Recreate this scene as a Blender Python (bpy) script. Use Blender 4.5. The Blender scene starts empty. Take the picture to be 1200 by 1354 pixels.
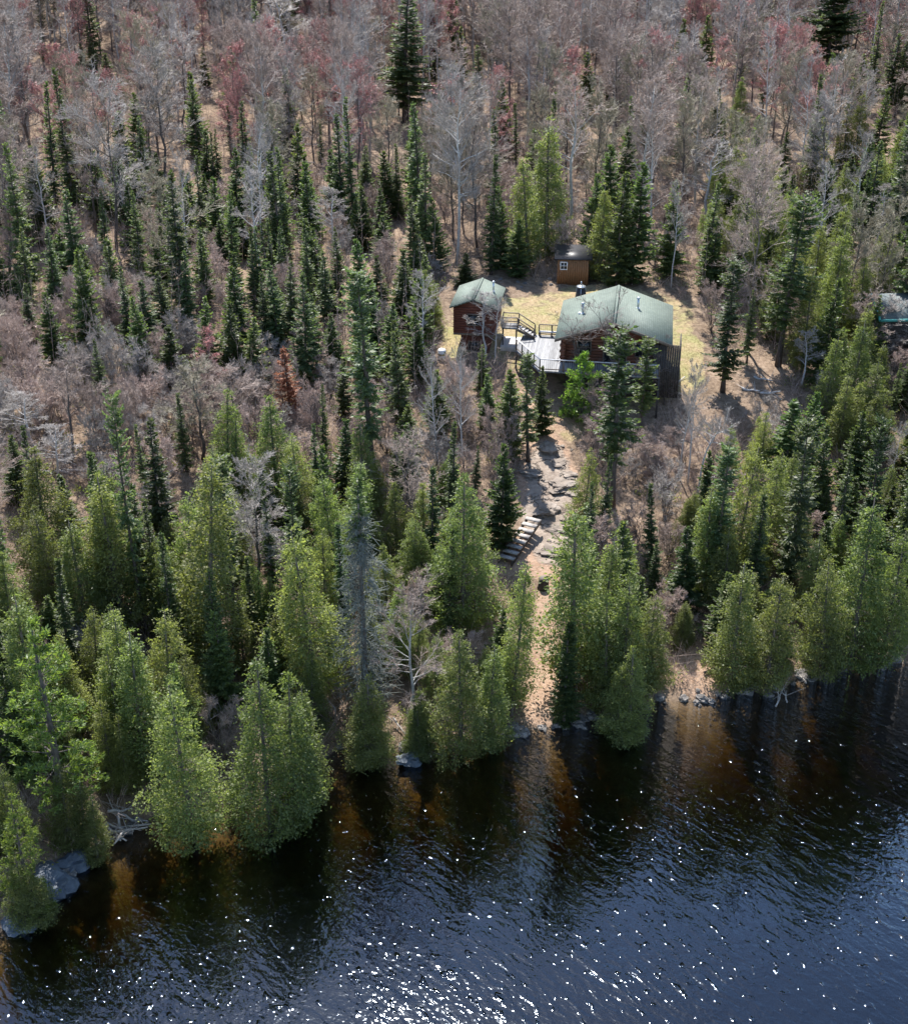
import bpy, bmesh, math, random
import numpy as np
from mathutils import Vector, Matrix, noise as mnoise

SEED = 11
random.seed(SEED)
RNG = np.random.default_rng(SEED)
scene = bpy.context.scene
COL = scene.collection
PI = math.pi

# ------------------------------------------------------------------ camera maths
PITCH = math.radians(28.0); FOC = 1800.0; CH = 50.0
FW = np.array([0, math.cos(PITCH), -math.sin(PITCH)])
UP = np.array([0, math.sin(PITCH), math.cos(PITCH)])
RT = np.array([1.0, 0, 0])
NADIR = 677 + FOC * math.tan(math.radians(90) - PITCH)

def at(px, py, z):
    d = FW * FOC + RT * (px - 600) + UP * (677 - py)
    return np.array([0, 0, CH]) + d * ((z - CH) / d[2])

def proj(P):
    q = np.asarray(P, float) - np.array([0, 0, CH])
    w = q @ FW
    return np.stack([600 + FOC * (q @ RT) / w, 677 - FOC * (q @ UP) / w], -1)

# ------------------------------------------------------------------ terrain
SHORE_PX = [(-160, 1330), (0, 1235), (50, 1190), (105, 1140), (150, 1102), (200, 1080), (260, 1072), (320, 1062), (370, 1050),
            (415, 1012), (450, 990), (540, 992), (620, 975), (690, 968), (740, 960), (800, 945), (880, 925), (930, 928),
            (960, 913), (1030, 917), (1060, 893), (1120, 883), (1200, 877), (1330, 865)]
_S = np.array([at(x, y, 0.0)[:2] for x, y in SHORE_PX])
SX = np.concatenate([[-200, -60], _S[:, 0], [60, 200]])
SY = np.concatenate([[30, 36], _S[:, 1], [76, 70]])
HD = [-200, -45, -22, -9, -5, -2, 0, 0.8, 3, 8, 14, 22, 30, 38, 46, 75, 120, 200, 330, 700]
HZ = [-9, -8, -5.6, -2.9, -1.45, -0.45, -0.03, 0.35, 0.8, 1.9, 3.4, 5.4, 7.4, 9.0, 9.7, 10.6, 14, 23.5, 42, 85]

def shore_d(x, y):
    return (np.asarray(y) - np.interp(x, SX, SY)) * 0.93

def fbm(x, y):
    return (np.sin(x * .37 + 1.3 * np.sin(y * .23)) * np.cos(y * .31 + .7 * np.sin(x * .19)) * .5
            + np.sin(x * .93 + y * .71 + 1.1) * np.cos(y * 1.07 - x * .41) * .25
            + np.sin(x * 2.1 - y * 1.7) * np.sin(y * 2.3 + x * .9) * .12)

def terrain(x, y):
    x = np.asarray(x, float); y = np.asarray(y, float)
    d = shore_d(x, y)
    h = np.interp(d, HD, HZ)
    amp = np.clip(d / 6, .12, 1) * .38
    # level ground round the buildings
    e = ((x - 10) / 14) ** 2 + ((y - 108) / 12) ** 2
    amp = amp * np.clip(e * .9, .12, 1)
    return h + fbm(x, y) * amp + fbm(x * .17 + 5, y * .17) * np.clip((d - 60) / 60, 0, 1) * 2.0

TT = np.linspace(35, 420, 900)
def hit(px, py):
    d = FW * FOC + RT * (px - 600) + UP * (677 - py)
    d = d / np.hypot(d[0], d[1])
    P = np.array([0, 0, CH])[None] + d[None] * TT[:, None]
    g = np.maximum(terrain(P[:, 0], P[:, 1]), -0.02)
    k = np.argmax(P[:, 2] < g)
    if k == 0: k = len(TT) - 1
    a = P[k - 1, 2] - g[k - 1]; b = P[k, 2] - g[k]
    t = TT[k - 1] + (TT[k] - TT[k - 1]) * a / (a - b + 1e-9)
    p = np.array([0, 0, CH]) + d * t
    p[2] = float(terrain(p[0], p[1]))
    return p

def height_for(P, ytop):
    k = (677 - ytop) / FOC
    y = P[1]
    dz = (k * y * math.cos(PITCH) - y * math.sin(PITCH)) / (math.cos(PITCH) + k * math.sin(PITCH))
    return CH + dz - P[2]

def depth(P):
    return float((np.asarray(P) - np.array([0, 0, CH])) @ FW)

# ------------------------------------------------------------------ mesh helpers
def np_mesh(name, V, quads=None, tris=None, mat=None, smooth=False, mats=None, mi=None):
    V = np.asarray(V, np.float32).reshape(-1, 3)
    idx = []; starts = []; n = 0
    for F, k in ((quads, 4), (tris, 3)):
        if F is not None and len(F):
            F = np.asarray(F, np.int32).reshape(-1, k)
            idx.append(F.ravel()); starts.append(n + np.arange(len(F), dtype=np.int32) * k); n += F.size
    idx = np.concatenate(idx); starts = np.concatenate(starts)
    me = bpy.data.meshes.new(name)
    me.vertices.add(len(V)); me.vertices.foreach_set('co', V.ravel())
    me.loops.add(len(idx)); me.loops.foreach_set('vertex_index', idx.astype(np.int32))
    me.polygons.add(len(starts)); me.polygons.foreach_set('loop_start', starts.astype(np.int32))
    if smooth: me.polygons.foreach_set('use_smooth', np.ones(len(starts), bool))
    for m in (mats or ([mat] if mat else [])): me.materials.append(m)
    if mi is not None: me.polygons.foreach_set('material_index', np.asarray(mi, np.int32))
    me.update(calc_edges=True)
    return me

def frames(D):
    D = D / (np.linalg.norm(D, axis=1, keepdims=True) + 1e-9)
    ref = np.where(np.abs(D[:, 2:3]) < .9, np.array([[0, 0, 1.0]]), np.array([[1.0, 0, 0]]))
    A = np.cross(D, ref); A /= np.linalg.norm(A, axis=1, keepdims=True) + 1e-9
    return A, np.cross(D, A)

def prisms(P0, P1, r0, r1, k=3):
    P0 = np.asarray(P0, float); P1 = np.asarray(P1, float); N = len(P0)
    r0 = np.broadcast_to(np.asarray(r0, float).reshape(-1, 1), (N, 1)); r1 = np.broadcast_to(np.asarray(r1, float).reshape(-1, 1), (N, 1))
    A, B = frames(P1 - P0)
    V = np.zeros((N, 2 * k, 3))
    for j in range(k):
        o = A * math.cos(2 * PI * j / k) + B * math.sin(2 * PI * j / k)
        V[:, j] = P0 + o * r0; V[:, k + j] = P1 + o * r1
    base = (np.arange(N) * 2 * k)[:, None]
    Q = [np.stack([base[:, 0] + j, base[:, 0] + (j + 1) % k, base[:, 0] + k + (j + 1) % k, base[:, 0] + k + j], 1) for j in range(k)]
    return V.reshape(-1, 3), np.concatenate(Q)

class MB:
    """collects quads / tris into one mesh"""
    def __init__(s): s.V = []; s.Q = []; s.T = []; s.n = 0
    def add(s, V, Q=None, T=None):
        V = np.asarray(V, float).reshape(-1, 3)
        if Q is not None and len(Q): s.Q.append(np.asarray(Q).reshape(-1, 4) + s.n)
        if T is not None and len(T): s.T.append(np.asarray(T).reshape(-1, 3) + s.n)
        s.V.append(V); s.n += len(V); return s
    def prisms(s, *a, **k): return s.add(*prisms(*a, **k))
    def tube(s, pts, rad, k=6, cap=True):
        pts = np.asarray(pts, float); n = len(pts); rad = np.broadcast_to(np.asarray(rad, float), (n,))
        D = np.gradient(pts, axis=0); A, B = frames(D)
        for i in range(1, n):               # keep frames aligned
            a = A[i - 1] - D[i] * (A[i - 1] @ D[i]) / (D[i] @ D[i] + 1e-9); a /= np.linalg.norm(a) + 1e-9
            A[i] = a; B[i] = np.cross(D[i] / np.linalg.norm(D[i]), a)
        ang = np.arange(k) * 2 * PI / k
        V = pts[:, None] + (A[:, None] * np.cos(ang)[None, :, None] + B[:, None] * np.sin(ang)[None, :, None]) * rad[:, None, None]
        V = V.reshape(-1, 3); Q = []
        for i in range(n - 1):
            for j in range(k): Q.append((i * k + j, i * k + (j + 1) % k, (i + 1) * k + (j + 1) % k, (i + 1) * k + j))
        T = []
        if cap:
            V = np.vstack([V, pts[:1], pts[-1:]]); c = n * k
            for j in range(k):
                T.append((c, (j + 1) % k, j)); T.append((c + 1, (n - 1) * k + j, (n - 1) * k + (j + 1) % k))
        return s.add(V, Q, T)
    def box(s, c, size, M=None):
        c = np.asarray(c, float); h = np.asarray(size, float) / 2
        V = np.array([[x, y, z] for x in (-1, 1) for y in (-1, 1) for z in (-1, 1)], float) * h + c
        if M is not None: V = V @ np.asarray(M).T
        return s.add(V, [(0, 1, 3, 2), (4, 6, 7, 5), (0, 4, 5, 1), (2, 3, 7, 6), (0, 2, 6, 4), (1, 5, 7, 3)])
    def hexa(s, b, t):
        """b, t: four bottom and four top corners, same order"""
        V = np.vstack([b, t])
        return s.add(V, [(3, 2, 1, 0), (4, 5, 6, 7)] + [(i, (i + 1) % 4, 4 + (i + 1) % 4, 4 + i) for i in range(4)])
    def mesh(s, name, mat, smooth=False):
        return np_mesh(name, np.vstack(s.V), np.vstack(s.Q) if s.Q else None, np.vstack(s.T) if s.T else None, mat, smooth)
    def obj(s, name, mat, parent=None, smooth=False, bevel=0):
        o = link(name, s.mesh(name, mat, smooth), parent)
        if bevel:
            m = o.modifiers.new('bevel', 'BEVEL'); m.width = bevel; m.segments = 1; m.limit_method = 'ANGLE'
        return o

def link(name, data, parent=None):
    o = bpy.data.objects.new(name, data); COL.objects.link(o)
    if parent: o.parent = parent
    return o

def tag(o, label=None, cat=None, group=None, kind=None):
    if label: o['label'] = label
    if cat: o['category'] = cat
    if group: o['group'] = group
    if kind: o['kind'] = kind
    return o

def empty(name, loc, rz=0, label=None, cat=None, group=None):
    o = link(name, None); o.location = [float(v) for v in loc]; o.rotation_euler[2] = rz; o.empty_display_size = .3
    return tag(o, label, cat, group)

# ------------------------------------------------------------------ materials
def material(name):
    m = bpy.data.materials.new(name); m.use_nodes = True
    nt = m.node_tree; nt.nodes.clear()
    out = nt.nodes.new('ShaderNodeOutputMaterial')
    return m, nt, out

def N(nt, t, **kw):
    n = nt.nodes.new(t)
    for k, v in kw.items():
        if k.startswith('i_'):
            key = k[2:].replace('_', ' ')
            n.inputs[key].default_value = v
        else: setattr(n, k, v)
    return n

def ramp(nt, fac, stops, interp='LINEAR'):
    r = nt.nodes.new('ShaderNodeValToRGB'); r.color_ramp.interpolation = interp
    e = r.color_ramp.elements
    while len(e) < len(stops): e.new(.5)
    for k, (p, c) in enumerate(stops): e[k].position = p; e[k].color = (*c, 1)
    nt.links.new(fac, r.inputs[0]); return r.outputs[0]

def mixc(nt, f, a, b, mode='MIX'):
    m = nt.nodes.new('ShaderNodeMix'); m.data_type = 'RGBA'; m.blend_type = mode
    for s, v in ((0, f), (6, a), (7, b)):
        if hasattr(v, 'links'): nt.links.new(v, m.inputs[s])
        elif isinstance(v, tuple): m.inputs[s].default_value = (*v, 1)
        else: m.inputs[s].default_value = v
    return m.outputs[2]

def noise_mat(name, stops, scale=3.0, rough=.85, bump=.0, stretch=(1, 1, 1), spec=.3, detail=5, obj_var=.0, bscale=None, metallic=0):
    m, nt, out = material(name); L = nt.links
    tc = N(nt, 'ShaderNodeTexCoord'); mp = N(nt, 'ShaderNodeMapping'); mp.inputs['Scale'].default_value = stretch
    L.new(tc.outputs['Object'], mp.inputs[0])
    nz = N(nt, 'ShaderNodeTexNoise', i_Scale=scale, i_Detail=detail, i_Roughness=.65); L.new(mp.outputs[0], nz.inputs['Vector'])
    c = ramp(nt, nz.outputs['Fac'], stops)
    if obj_var:
        oi = N(nt, 'ShaderNodeObjectInfo'); hs = N(nt, 'ShaderNodeHueSaturation')
        mr = N(nt, 'ShaderNodeMapRange'); mr.inputs[3].default_value = 1 - obj_var; mr.inputs[4].default_value = 1 + obj_var
        L.new(oi.outputs['Random'], mr.inputs[0]); L.new(mr.outputs[0], hs.inputs['Value']); L.new(c, hs.inputs['Color']); c = hs.outputs[0]
    b = N(nt, 'ShaderNodeBsdfPrincipled', i_Roughness=rough, i_Metallic=metallic); b.inputs['Specular IOR Level'].default_value = spec
    L.new(c, b.inputs['Base Color'])
    if bump:
        n2 = N(nt, 'ShaderNodeTexNoise', i_Scale=bscale or scale * 3, i_Detail=4); L.new(mp.outputs[0], n2.inputs['Vector'])
        bp = N(nt, 'ShaderNodeBump', i_Strength=bump, i_Distance=.05); L.new(n2.outputs['Fac'], bp.inputs['Height']); L.new(bp.outputs[0], b.inputs['Normal'])
    L.new(b.outputs[0], out.inputs[0]); return m

def leaf_mat(name, a, b, tr, trf=.35, rough=.5, spec=.4, ov=.22, hue=.02):
    """needles: two tones picked per leaf, value shifted per tree, light passing through"""
    m, nt, out = material(name); L = nt.links
    g = N(nt, 'ShaderNodeNewGeometry'); oi = N(nt, 'ShaderNodeObjectInfo')
    c = ramp(nt, g.outputs['Random Per Island'], [(0, a), (1, b)])
    hs = N(nt, 'ShaderNodeHueSaturation')
    mr = N(nt, 'ShaderNodeMapRange'); mr.inputs[3].default_value = 1 - ov; mr.inputs[4].default_value = 1 + ov
    L.new(oi.outputs['Random'], mr.inputs[0]); L.new(mr.outputs[0], hs.inputs['Value'])
    ml = N(nt, 'ShaderNodeMath', operation='MULTIPLY_ADD'); L.new(oi.outputs['Random'], ml.inputs[0]); ml.inputs[1].default_value = 7.31; ml.inputs[2].default_value = 0
    fr = N(nt, 'ShaderNodeMath', operation='FRACT'); L.new(ml.outputs[0], fr.inputs[0])
    m2 = N(nt, 'ShaderNodeMapRange'); m2.inputs[3].default_value = .5 - hue; m2.inputs[4].default_value = .5 + hue
    L.new(fr.outputs[0], m2.inputs[0]); L.new(m2.outputs[0], hs.inputs['Hue'])
    L.new(c, hs.inputs['Color'])
    p = N(nt, 'ShaderNodeBsdfPrincipled', i_Roughness=rough); p.inputs['Specular IOR Level'].default_value = spec
    L.new(hs.outputs[0], p.inputs['Base Color'])
    t = N(nt, 'ShaderNodeBsdfTranslucent')
    tm = mixc(nt, 1.0, hs.outputs[0], tr, 'MULTIPLY'); L.new(tm, t.inputs[0])
    mx = N(nt, 'ShaderNodeMixShader', i_Fac=trf); L.new(p.outputs[0], mx.inputs[1]); L.new(t.outputs[0], mx.inputs[2])
    L.new(mx.outputs[0], out.inputs[0]); return m

M = {}
M['spruce'] = leaf_mat('spruce_needles', (.040, .062, .027), (.098, .126, .052), (2.6, 2.7, 1.5), .36, ov=.3)
M['fir'] = leaf_mat('fir_needles', (.044, .070, .028), (.096, .124, .046), (2.5, 2.6, 1.3), .40, ov=.3)
M['cedar'] = leaf_mat('cedar_sprays', (.096, .120, .043), (.178, .203, .076), (2.25, 2.35, 1.2), .43, rough=.5, spec=.35, ov=.28)
M['pine'] = leaf_mat('pine_needles', (.065, .105, .032), (.13, .18, .05), (2.4, 2.4, 1.0), .42)
M['young'] = leaf_mat('young_pine_needles', (.09, .15, .032), (.16, .24, .058), (2.0, 2.2, 1.0), .42)
M['rust'] = leaf_mat('dead_orange_needles', (.17, .072, .032), (.31, .16, .075), (1.5, 1.3, 1.0), .3, spec=.2)
M['lichen'] = noise_mat('lichen_grey_twig', [(.3, (.09, .10, .085)), (.7, (.23, .25, .225))], 2.0, .9)
def twig(name, a, b, ov=.2):
    m, nt, out = material(name); L = nt.links
    g = N(nt, 'ShaderNodeNewGeometry'); oi = N(nt, 'ShaderNodeObjectInfo')
    c = ramp(nt, g.outputs['Random Per Island'], [(0, a), (1, b)])
    hs = N(nt, 'ShaderNodeHueSaturation'); mr = N(nt, 'ShaderNodeMapRange'); mr.inputs[3].default_value = 1 - ov; mr.inputs[4].default_value = 1 + ov
    L.new(oi.outputs['Random'], mr.inputs[0]); L.new(mr.outputs[0], hs.inputs['Value']); L.new(c, hs.inputs['Color'])
    p = N(nt, 'ShaderNodeBsdfPrincipled', i_Roughness=.5); p.inputs['Specular IOR Level'].default_value = .5
    L.new(hs.outputs[0], p.inputs['Base Color']); L.new(p.outputs[0], out.inputs[0]); return m
M['twig_brown'] = twig('brown_twig', (.21, .160, .133), (.43, .34, .29))
M['twig_grey'] = twig('grey_twig', (.22, .195, .178), (.44, .40, .365))
M['twig_olive'] = twig('budding_twig', (.18, .158, .105), (.35, .31, .215))
M['twig_red'] = twig('red_budded_twig', (.21, .125, .11), (.44, .25, .225))
M['bud_red'] = twig('red_bud', (.52, .16, .15), (.74, .28, .25), .1)
M['twig_pink'] = twig('pinkish_shrub_twig', (.27, .20, .17), (.53, .41, .355))
M['twig_dark'] = twig('dark_twig', (.10, .075, .065), (.24, .19, .17))
M['bark'] = noise_mat('grey_brown_bark', [(.3, (.07, .058, .05)), (.7, (.17, .15, .135))], 2.5, .9, .5, (3, 3, .6), obj_var=.2)
M['bark_dark'] = noise_mat('dark_bark', [(.3, (.045, .036, .03)), (.7, (.12, .10, .088))], 3, .9, .5, (3, 3, .7), obj_var=.2)
M['bark_pale'] = noise_mat('pale_grey_aspen_bark', [(.3, (.20, .19, .175)), (.5, (.36, .345, .32)), (.7, (.47, .455, .43))], 3, .75, .3, (2, 2, 1.5), obj_var=.2)
M['bark_white'] = noise_mat('birch_bark', [(.30, (.10, .09, .085)), (.42, (.42, .41, .40)), (.7, (.62, .61, .60))], 3.5, .6, .2, (1, 1, 4))
M['rock'] = noise_mat('grey_rock', [(.25, (.06, .056, .055)), (.5, (.15, .14, .132)), (.75, (.27, .25, .235))], 1.8, .85, .6, obj_var=.2)
M['rock_pale'] = noise_mat('lichened_ledge_rock', [(.25, (.10, .082, .068)), (.5, (.21, .175, .145)), (.75, (.33, .285, .245))], .9, .9, .7, bscale=3)
M['roof'] = None
M['deck'] = noise_mat('weathered_grey_boards', [(.3, (.36, .36, .37)), (.7, (.62, .62, .63))], 2.5, .75, .3, (1, 8, 1))
M['rail'] = noise_mat('brown_stained_rail', [(.3, (.09, .07, .055)), (.7, (.20, .165, .135))], 6, .6)
M['rail_pale'] = noise_mat('weathered_pale_rail', [(.3, (.33, .33, .33)), (.7, (.55, .55, .56))], 4, .5)
M['log'] = noise_mat('red_brown_log', [(.25, (.075, .028, .017)), (.6, (.18, .072, .042)), (.85, (.30, .15, .09))], 2.2, .5, .25, (.5, 4, 4))
M['siding'] = noise_mat('dark_red_brown_siding', [(.25, (.085, .026, .017)), (.75, (.17, .060, .038))], 3, .65, .2, (1, 1, 4))
M['shed'] = noise_mat('brown_shed_boards', [(.25, (.17, .082, .035)), (.75, (.30, .155, .07))], 4, .7, .2, (6, 6, .6))
M['dark_wood'] = noise_mat('dark_weathered_wood', [(.3, (.03, .026, .025)), (.7, (.085, .075, .07))], 5, .8, .3, (1, 1, 1))
M['grey_wood'] = noise_mat('silver_driftwood', [(.3, (.22, .20, .185)), (.7, (.46, .43, .40))], 4, .8, .3, (1, 1, 1))
M['metal'] = noise_mat('galvanised_metal', [(.3, (.42, .46, .48)), (.7, (.58, .62, .64))], 6, .3, metallic=.7)
M['black_metal_and_shade'] = noise_mat('black_metal_and_shade', [(.3, (.015, .015, .017)), (.7, (.035, .035, .04))], 6, .45)  # black metal of the stove; also painted shade on the shed roof
M['white'] = noise_mat('white_paint', [(.3, (.70, .69, .66)), (.7, (.82, .81, .79))], 6, .5)
M['concrete'] = noise_mat('pale_concrete', [(.3, (.38, .36, .34)), (.7, (.56, .54, .51))], 2, .9)
M['tarp'] = noise_mat('pale_mint_tarp', [(.3, (.55, .66, .62)), (.7, (.80, .86, .84))], 3, .35, .2)
M['teal'] = noise_mat('teal_trim', [(.3, (.05, .26, .24)), (.7, (.10, .36, .33))], 3, .45)
M['slate'] = noise_mat('blue_grey_shingle', [(.3, (.06, .08, .085)), (.7, (.12, .15, .155))], 4, .7, .3)
M['blue_rock'] = noise_mat('wet_blue_grey_rock', [(.3, (.045, .055, .07)), (.7, (.12, .145, .175))], 1.6, .6, .5)
def glass():
    m, nt, out = material('dark_window_glass')
    p = N(nt, 'ShaderNodeBsdfPrincipled', i_Roughness=.05); p.inputs['Base Color'].default_value = (.015, .018, .02, 1)
    nt.links.new(p.outputs[0], out.inputs[0]); return m
M['glass'] = glass()

def roof_mat():
    m, nt, out = material('green_shingle'); L = nt.links
    tc = N(nt, 'ShaderNodeTexCoord')
    br = N(nt, 'ShaderNodeTexBrick', i_Scale=1.0); br.inputs['Brick Width'].default_value = .33; br.inputs['Row Height'].default_value = .15; br.inputs['Mortar Size'].default_value = .012
    br.inputs['Color1'].default_value = (.120, .150, .124, 1); br.inputs['Color2'].default_value = (.148, .180, .150, 1); br.inputs['Mortar'].default_value = (.075, .095, .078, 1)
    sw = N(nt, 'ShaderNodeSeparateXYZ'); cb = N(nt, 'ShaderNodeCombineXYZ'); L.new(tc.outputs['Object'], sw.inputs[0])
    L.new(sw.outputs[1], cb.inputs[0]); L.new(sw.outputs[0], cb.inputs[1]); L.new(cb.outputs[0], br.inputs['Vector'])
    nz = N(nt, 'ShaderNodeTexNoise', i_Scale=.7, i_Detail=6); L.new(tc.outputs['Object'], nz.inputs['Vector'])
    v = ramp(nt, nz.outputs['Fac'], [(.3, (.86, .87, .87)), (.7, (1.1, 1.09, 1.08))])
    c = mixc(nt, 1.0, br.outputs['Color'], v, 'MULTIPLY')
    n2 = N(nt, 'ShaderNodeTexNoise', i_Scale=22.0, i_Detail=2); L.new(tc.outputs['Object'], n2.inputs['Vector'])
    v2 = ramp(nt, n2.outputs['Fac'], [(.3, (.8, .8, .8)), (.7, (1.2, 1.2, 1.2))]); c = mixc(nt, 1.0, c, v2, 'MULTIPLY')
    p = N(nt, 'ShaderNodeBsdfPrincipled', i_Roughness=.75); p.inputs['Specular IOR Level'].default_value = .35
    L.new(c, p.inputs['Base Color'])
    bp = N(nt, 'ShaderNodeBump', i_Strength=.4, i_Distance=.02); L.new(n2.outputs['Fac'], bp.inputs['Height']); L.new(bp.outputs[0], p.inputs['Normal'])
    L.new(p.outputs[0], out.inputs[0]); return m
M['roof'] = roof_mat()

def ground_mat():
    m, nt, out = material('forest_floor'); L = nt.links
    tc = N(nt, 'ShaderNodeTexCoord'); P = tc.outputs['Object']
    def nz(s, d=5, r=.65):
        n = N(nt, 'ShaderNodeTexNoise', i_Scale=s, i_Detail=d, i_Roughness=r); L.new(P, n.inputs['Vector']); return n.outputs['Fac']
    litter = ramp(nt, nz(2.2, 8, .8), [(.30, (.07, .048, .036)), (.47, (.195, .146, .106)), (.60, (.295, .228, .170)), (.75, (.43, .355, .28))])
    big = ramp(nt, nz(.13, 4), [(.35, (.72, .70, .66)), (.65, (1.12, 1.08, 1.05))]); litter = mixc(nt, 1.0, litter, big, 'MULTIPLY')
    grass = ramp(nt, nz(3.5, 8, .8), [(.28, (.15, .118, .07)), (.5, (.30, .242, .145)), (.72, (.42, .36, .235))])
    gr2 = ramp(nt, nz(.5, 4), [(.4, (1.05, 1.0, .95)), (.62, (.85, .98, .72))]); grass = mixc(nt, 1.0, grass, gr2, 'MULTIPLY')
    sand = ramp(nt, nz(4.0, 7, .75), [(.25, (.20, .115, .07)), (.5, (.335, .228, .16)), (.75, (.45, .335, .25))])
    bed = ramp(nt, nz(1.5, 6), [(.3, (.09, .066, .048)), (.7, (.22, .168, .12))])
    at_ = N(nt, 'ShaderNodeVertexColor', layer_name='zone'); sp = N(nt, 'ShaderNodeSeparateColor'); L.new(at_.outputs[0], sp.inputs[0])
    def edge(o, k=.5):
        a = N(nt, 'ShaderNodeMath', operation='MULTIPLY_ADD'); L.new(nz(1.1, 6, .7), a.inputs[0]); a.inputs[1].default_value = 1.1; a.inputs[2].default_value = -.55
        b = N(nt, 'ShaderNodeMath', operation='ADD'); L.new(o, b.inputs[0]); L.new(a.outputs[0], b.inputs[1])
        r = N(nt, 'ShaderNodeMapRange', interpolation_type='SMOOTHSTEP'); r.inputs[1].default_value = k - .14; r.inputs[2].default_value = k + .14; L.new(b.outputs[0], r.inputs[0]); return r.outputs[0]
    c = mixc(nt, edge(sp.outputs[0]), litter, grass)
    c = mixc(nt, edge(sp.outputs[1]), c, sand)
    c = mixc(nt, sp.outputs[2], c, bed)
    v2 = N(nt, 'ShaderNodeVertexColor', layer_name='ledge'); s2 = N(nt, 'ShaderNodeSeparateColor'); L.new(v2.outputs[0], s2.inputs[0])
    wp = N(nt, 'ShaderNodeTexNoise', i_Scale=.9, i_Detail=4); L.new(P, wp.inputs['Vector'])
    ad = N(nt, 'ShaderNodeVectorMath', operation='MULTIPLY_ADD'); L.new(wp.outputs['Color'], ad.inputs[0]); ad.inputs[1].default_value = (2.6, 2.6, .6); L.new(P, ad.inputs[2])
    vo = N(nt, 'ShaderNodeTexVoronoi', feature='DISTANCE_TO_EDGE', i_Scale=.36); L.new(ad.outputs[0], vo.inputs['Vector'])
    rk = ramp(nt, nz(1.7, 8, .75), [(.28, (.15, .115, .09)), (.5, (.29, .235, .19)), (.72, (.41, .35, .29))])
    ck = N(nt, 'ShaderNodeMapRange'); ck.inputs[1].default_value = 0; ck.inputs[2].default_value = .035; ck.inputs[3].default_value = .35; ck.inputs[4].default_value = 1; L.new(vo.outputs['Distance'], ck.inputs[0])
    rk = mixc(nt, 1.0, rk, ck.outputs[0], 'MULTIPLY')
    le = edge(s2.outputs[0]); c = mixc(nt, le, c, rk)
    p = N(nt, 'ShaderNodeBsdfPrincipled', i_Roughness=.95); p.inputs['Specular IOR Level'].default_value = .15; L.new(c, p.inputs['Base Color'])
    hm = N(nt, 'ShaderNodeMath', operation='MULTIPLY'); L.new(ck.outputs[0], hm.inputs[0]); L.new(le, hm.inputs[1])
    ha = N(nt, 'ShaderNodeMath', operation='ADD'); L.new(hm.outputs[0], ha.inputs[0]); L.new(nz(5, 6, .75), ha.inputs[1])
    bp = N(nt, 'ShaderNodeBump', i_Strength=.8, i_Distance=.12); L.new(ha.outputs[0], bp.inputs['Height']); L.new(bp.outputs[0], p.inputs['Normal'])
    L.new(p.outputs[0], out.inputs[0]); return m
M['ground'] = ground_mat()

def water_mat():
    m, nt, out = material('lake_water'); L = nt.links
    tc = N(nt, 'ShaderNodeTexCoord')
    def wave(scale, rot, st, det=2, rough=.5, dist=0.0):
        mp = N(nt, 'ShaderNodeMapping', vector_type='TEXTURE'); mp.inputs['Rotation'].default_value = (0, 0, rot); mp.inputs['Scale'].default_value = st
        L.new(tc.outputs['Object'], mp.inputs[0])
        n = N(nt, 'ShaderNodeTexNoise', i_Scale=scale, i_Detail=det, i_Roughness=rough, i_Distortion=dist); L.new(mp.outputs[0], n.inputs['Vector']); return n.outputs['Fac']
    crest = math.radians(-50)
    a = wave(1.9, crest, (2.6, 1, 1), 1.5, .45, .5)
    b = wave(4.6, crest + .35, (1.5, 1, 1), 1, .5, .5)
    c = wave(.22, crest, (1.5, 1, 1), 2)            # gusts: calmer and rougher patches
    mr = N(nt, 'ShaderNodeMapRange'); mr.inputs[1].default_value = .35; mr.inputs[2].default_value = .65; mr.inputs[3].default_value = .55; mr.inputs[4].default_value = 1.25; L.new(c, mr.inputs[0])
    bb = N(nt, 'ShaderNodeMath', operation='MULTIPLY'); L.new(b, bb.inputs[0]); bb.inputs[1].default_value = .38
    s = N(nt, 'ShaderNodeMath', operation='ADD'); L.new(a, s.inputs[0]); L.new(bb.outputs[0], s.inputs[1])
    sp = wave(2.6, crest - .2, (1.6, 1, 1), 1, .5, .3)      # scattered steeper wavelets
    sm = N(nt, 'ShaderNodeMapRange', interpolation_type='SMOOTHERSTEP'); sm.inputs[1].default_value = .60; sm.inputs[2].default_value = .80; sm.inputs[3].default_value = 0; sm.inputs[4].default_value = .60; L.new(sp, sm.inputs[0])
    s2 = N(nt, 'ShaderNodeMath', operation='ADD'); L.new(s.outputs[0], s2.inputs[0]); L.new(sm.outputs[0], s2.inputs[1]); s = s2
    h = N(nt, 'ShaderNodeMath', operation='MULTIPLY'); L.new(s.outputs[0], h.inputs[0]); L.new(mr.outputs[0], h.inputs[1])
    bp = N(nt, 'ShaderNodeBump', i_Strength=1.0, i_Distance=WAVE); L.new(h.outputs[0], bp.inputs['Height'])
    fr = N(nt, 'ShaderNodeFresnel', i_IOR=1.62); L.new(bp.outputs[0], fr.inputs['Normal'])
    gl = N(nt, 'ShaderNodeBsdfGlossy', i_Roughness=.075); L.new(bp.outputs[0], gl.inputs['Normal'])
    gl.inputs['Color'].default_value = (.72, .84, 1, 1)
    tr = N(nt, 'ShaderNodeBsdfTransparent'); tr.inputs[0].default_value = (.97, .95, .92, 1)
    mx = N(nt, 'ShaderNodeMixShader'); L.new(fr.outputs[0], mx.inputs[0]); L.new(tr.outputs[0], mx.inputs[1]); L.new(gl.outputs[0], mx.inputs[2])
    L.new(mx.outputs[0], out.inputs[0])
    ab = N(nt, 'ShaderNodeVolumeAbsorption', i_Density=1.7); ab.inputs[0].default_value = (.60, .52, .20, 1)
    L.new(ab.outputs[0], out.inputs['Volume']); return m
WAVE = .068
M['water'] = water_mat()

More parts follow.
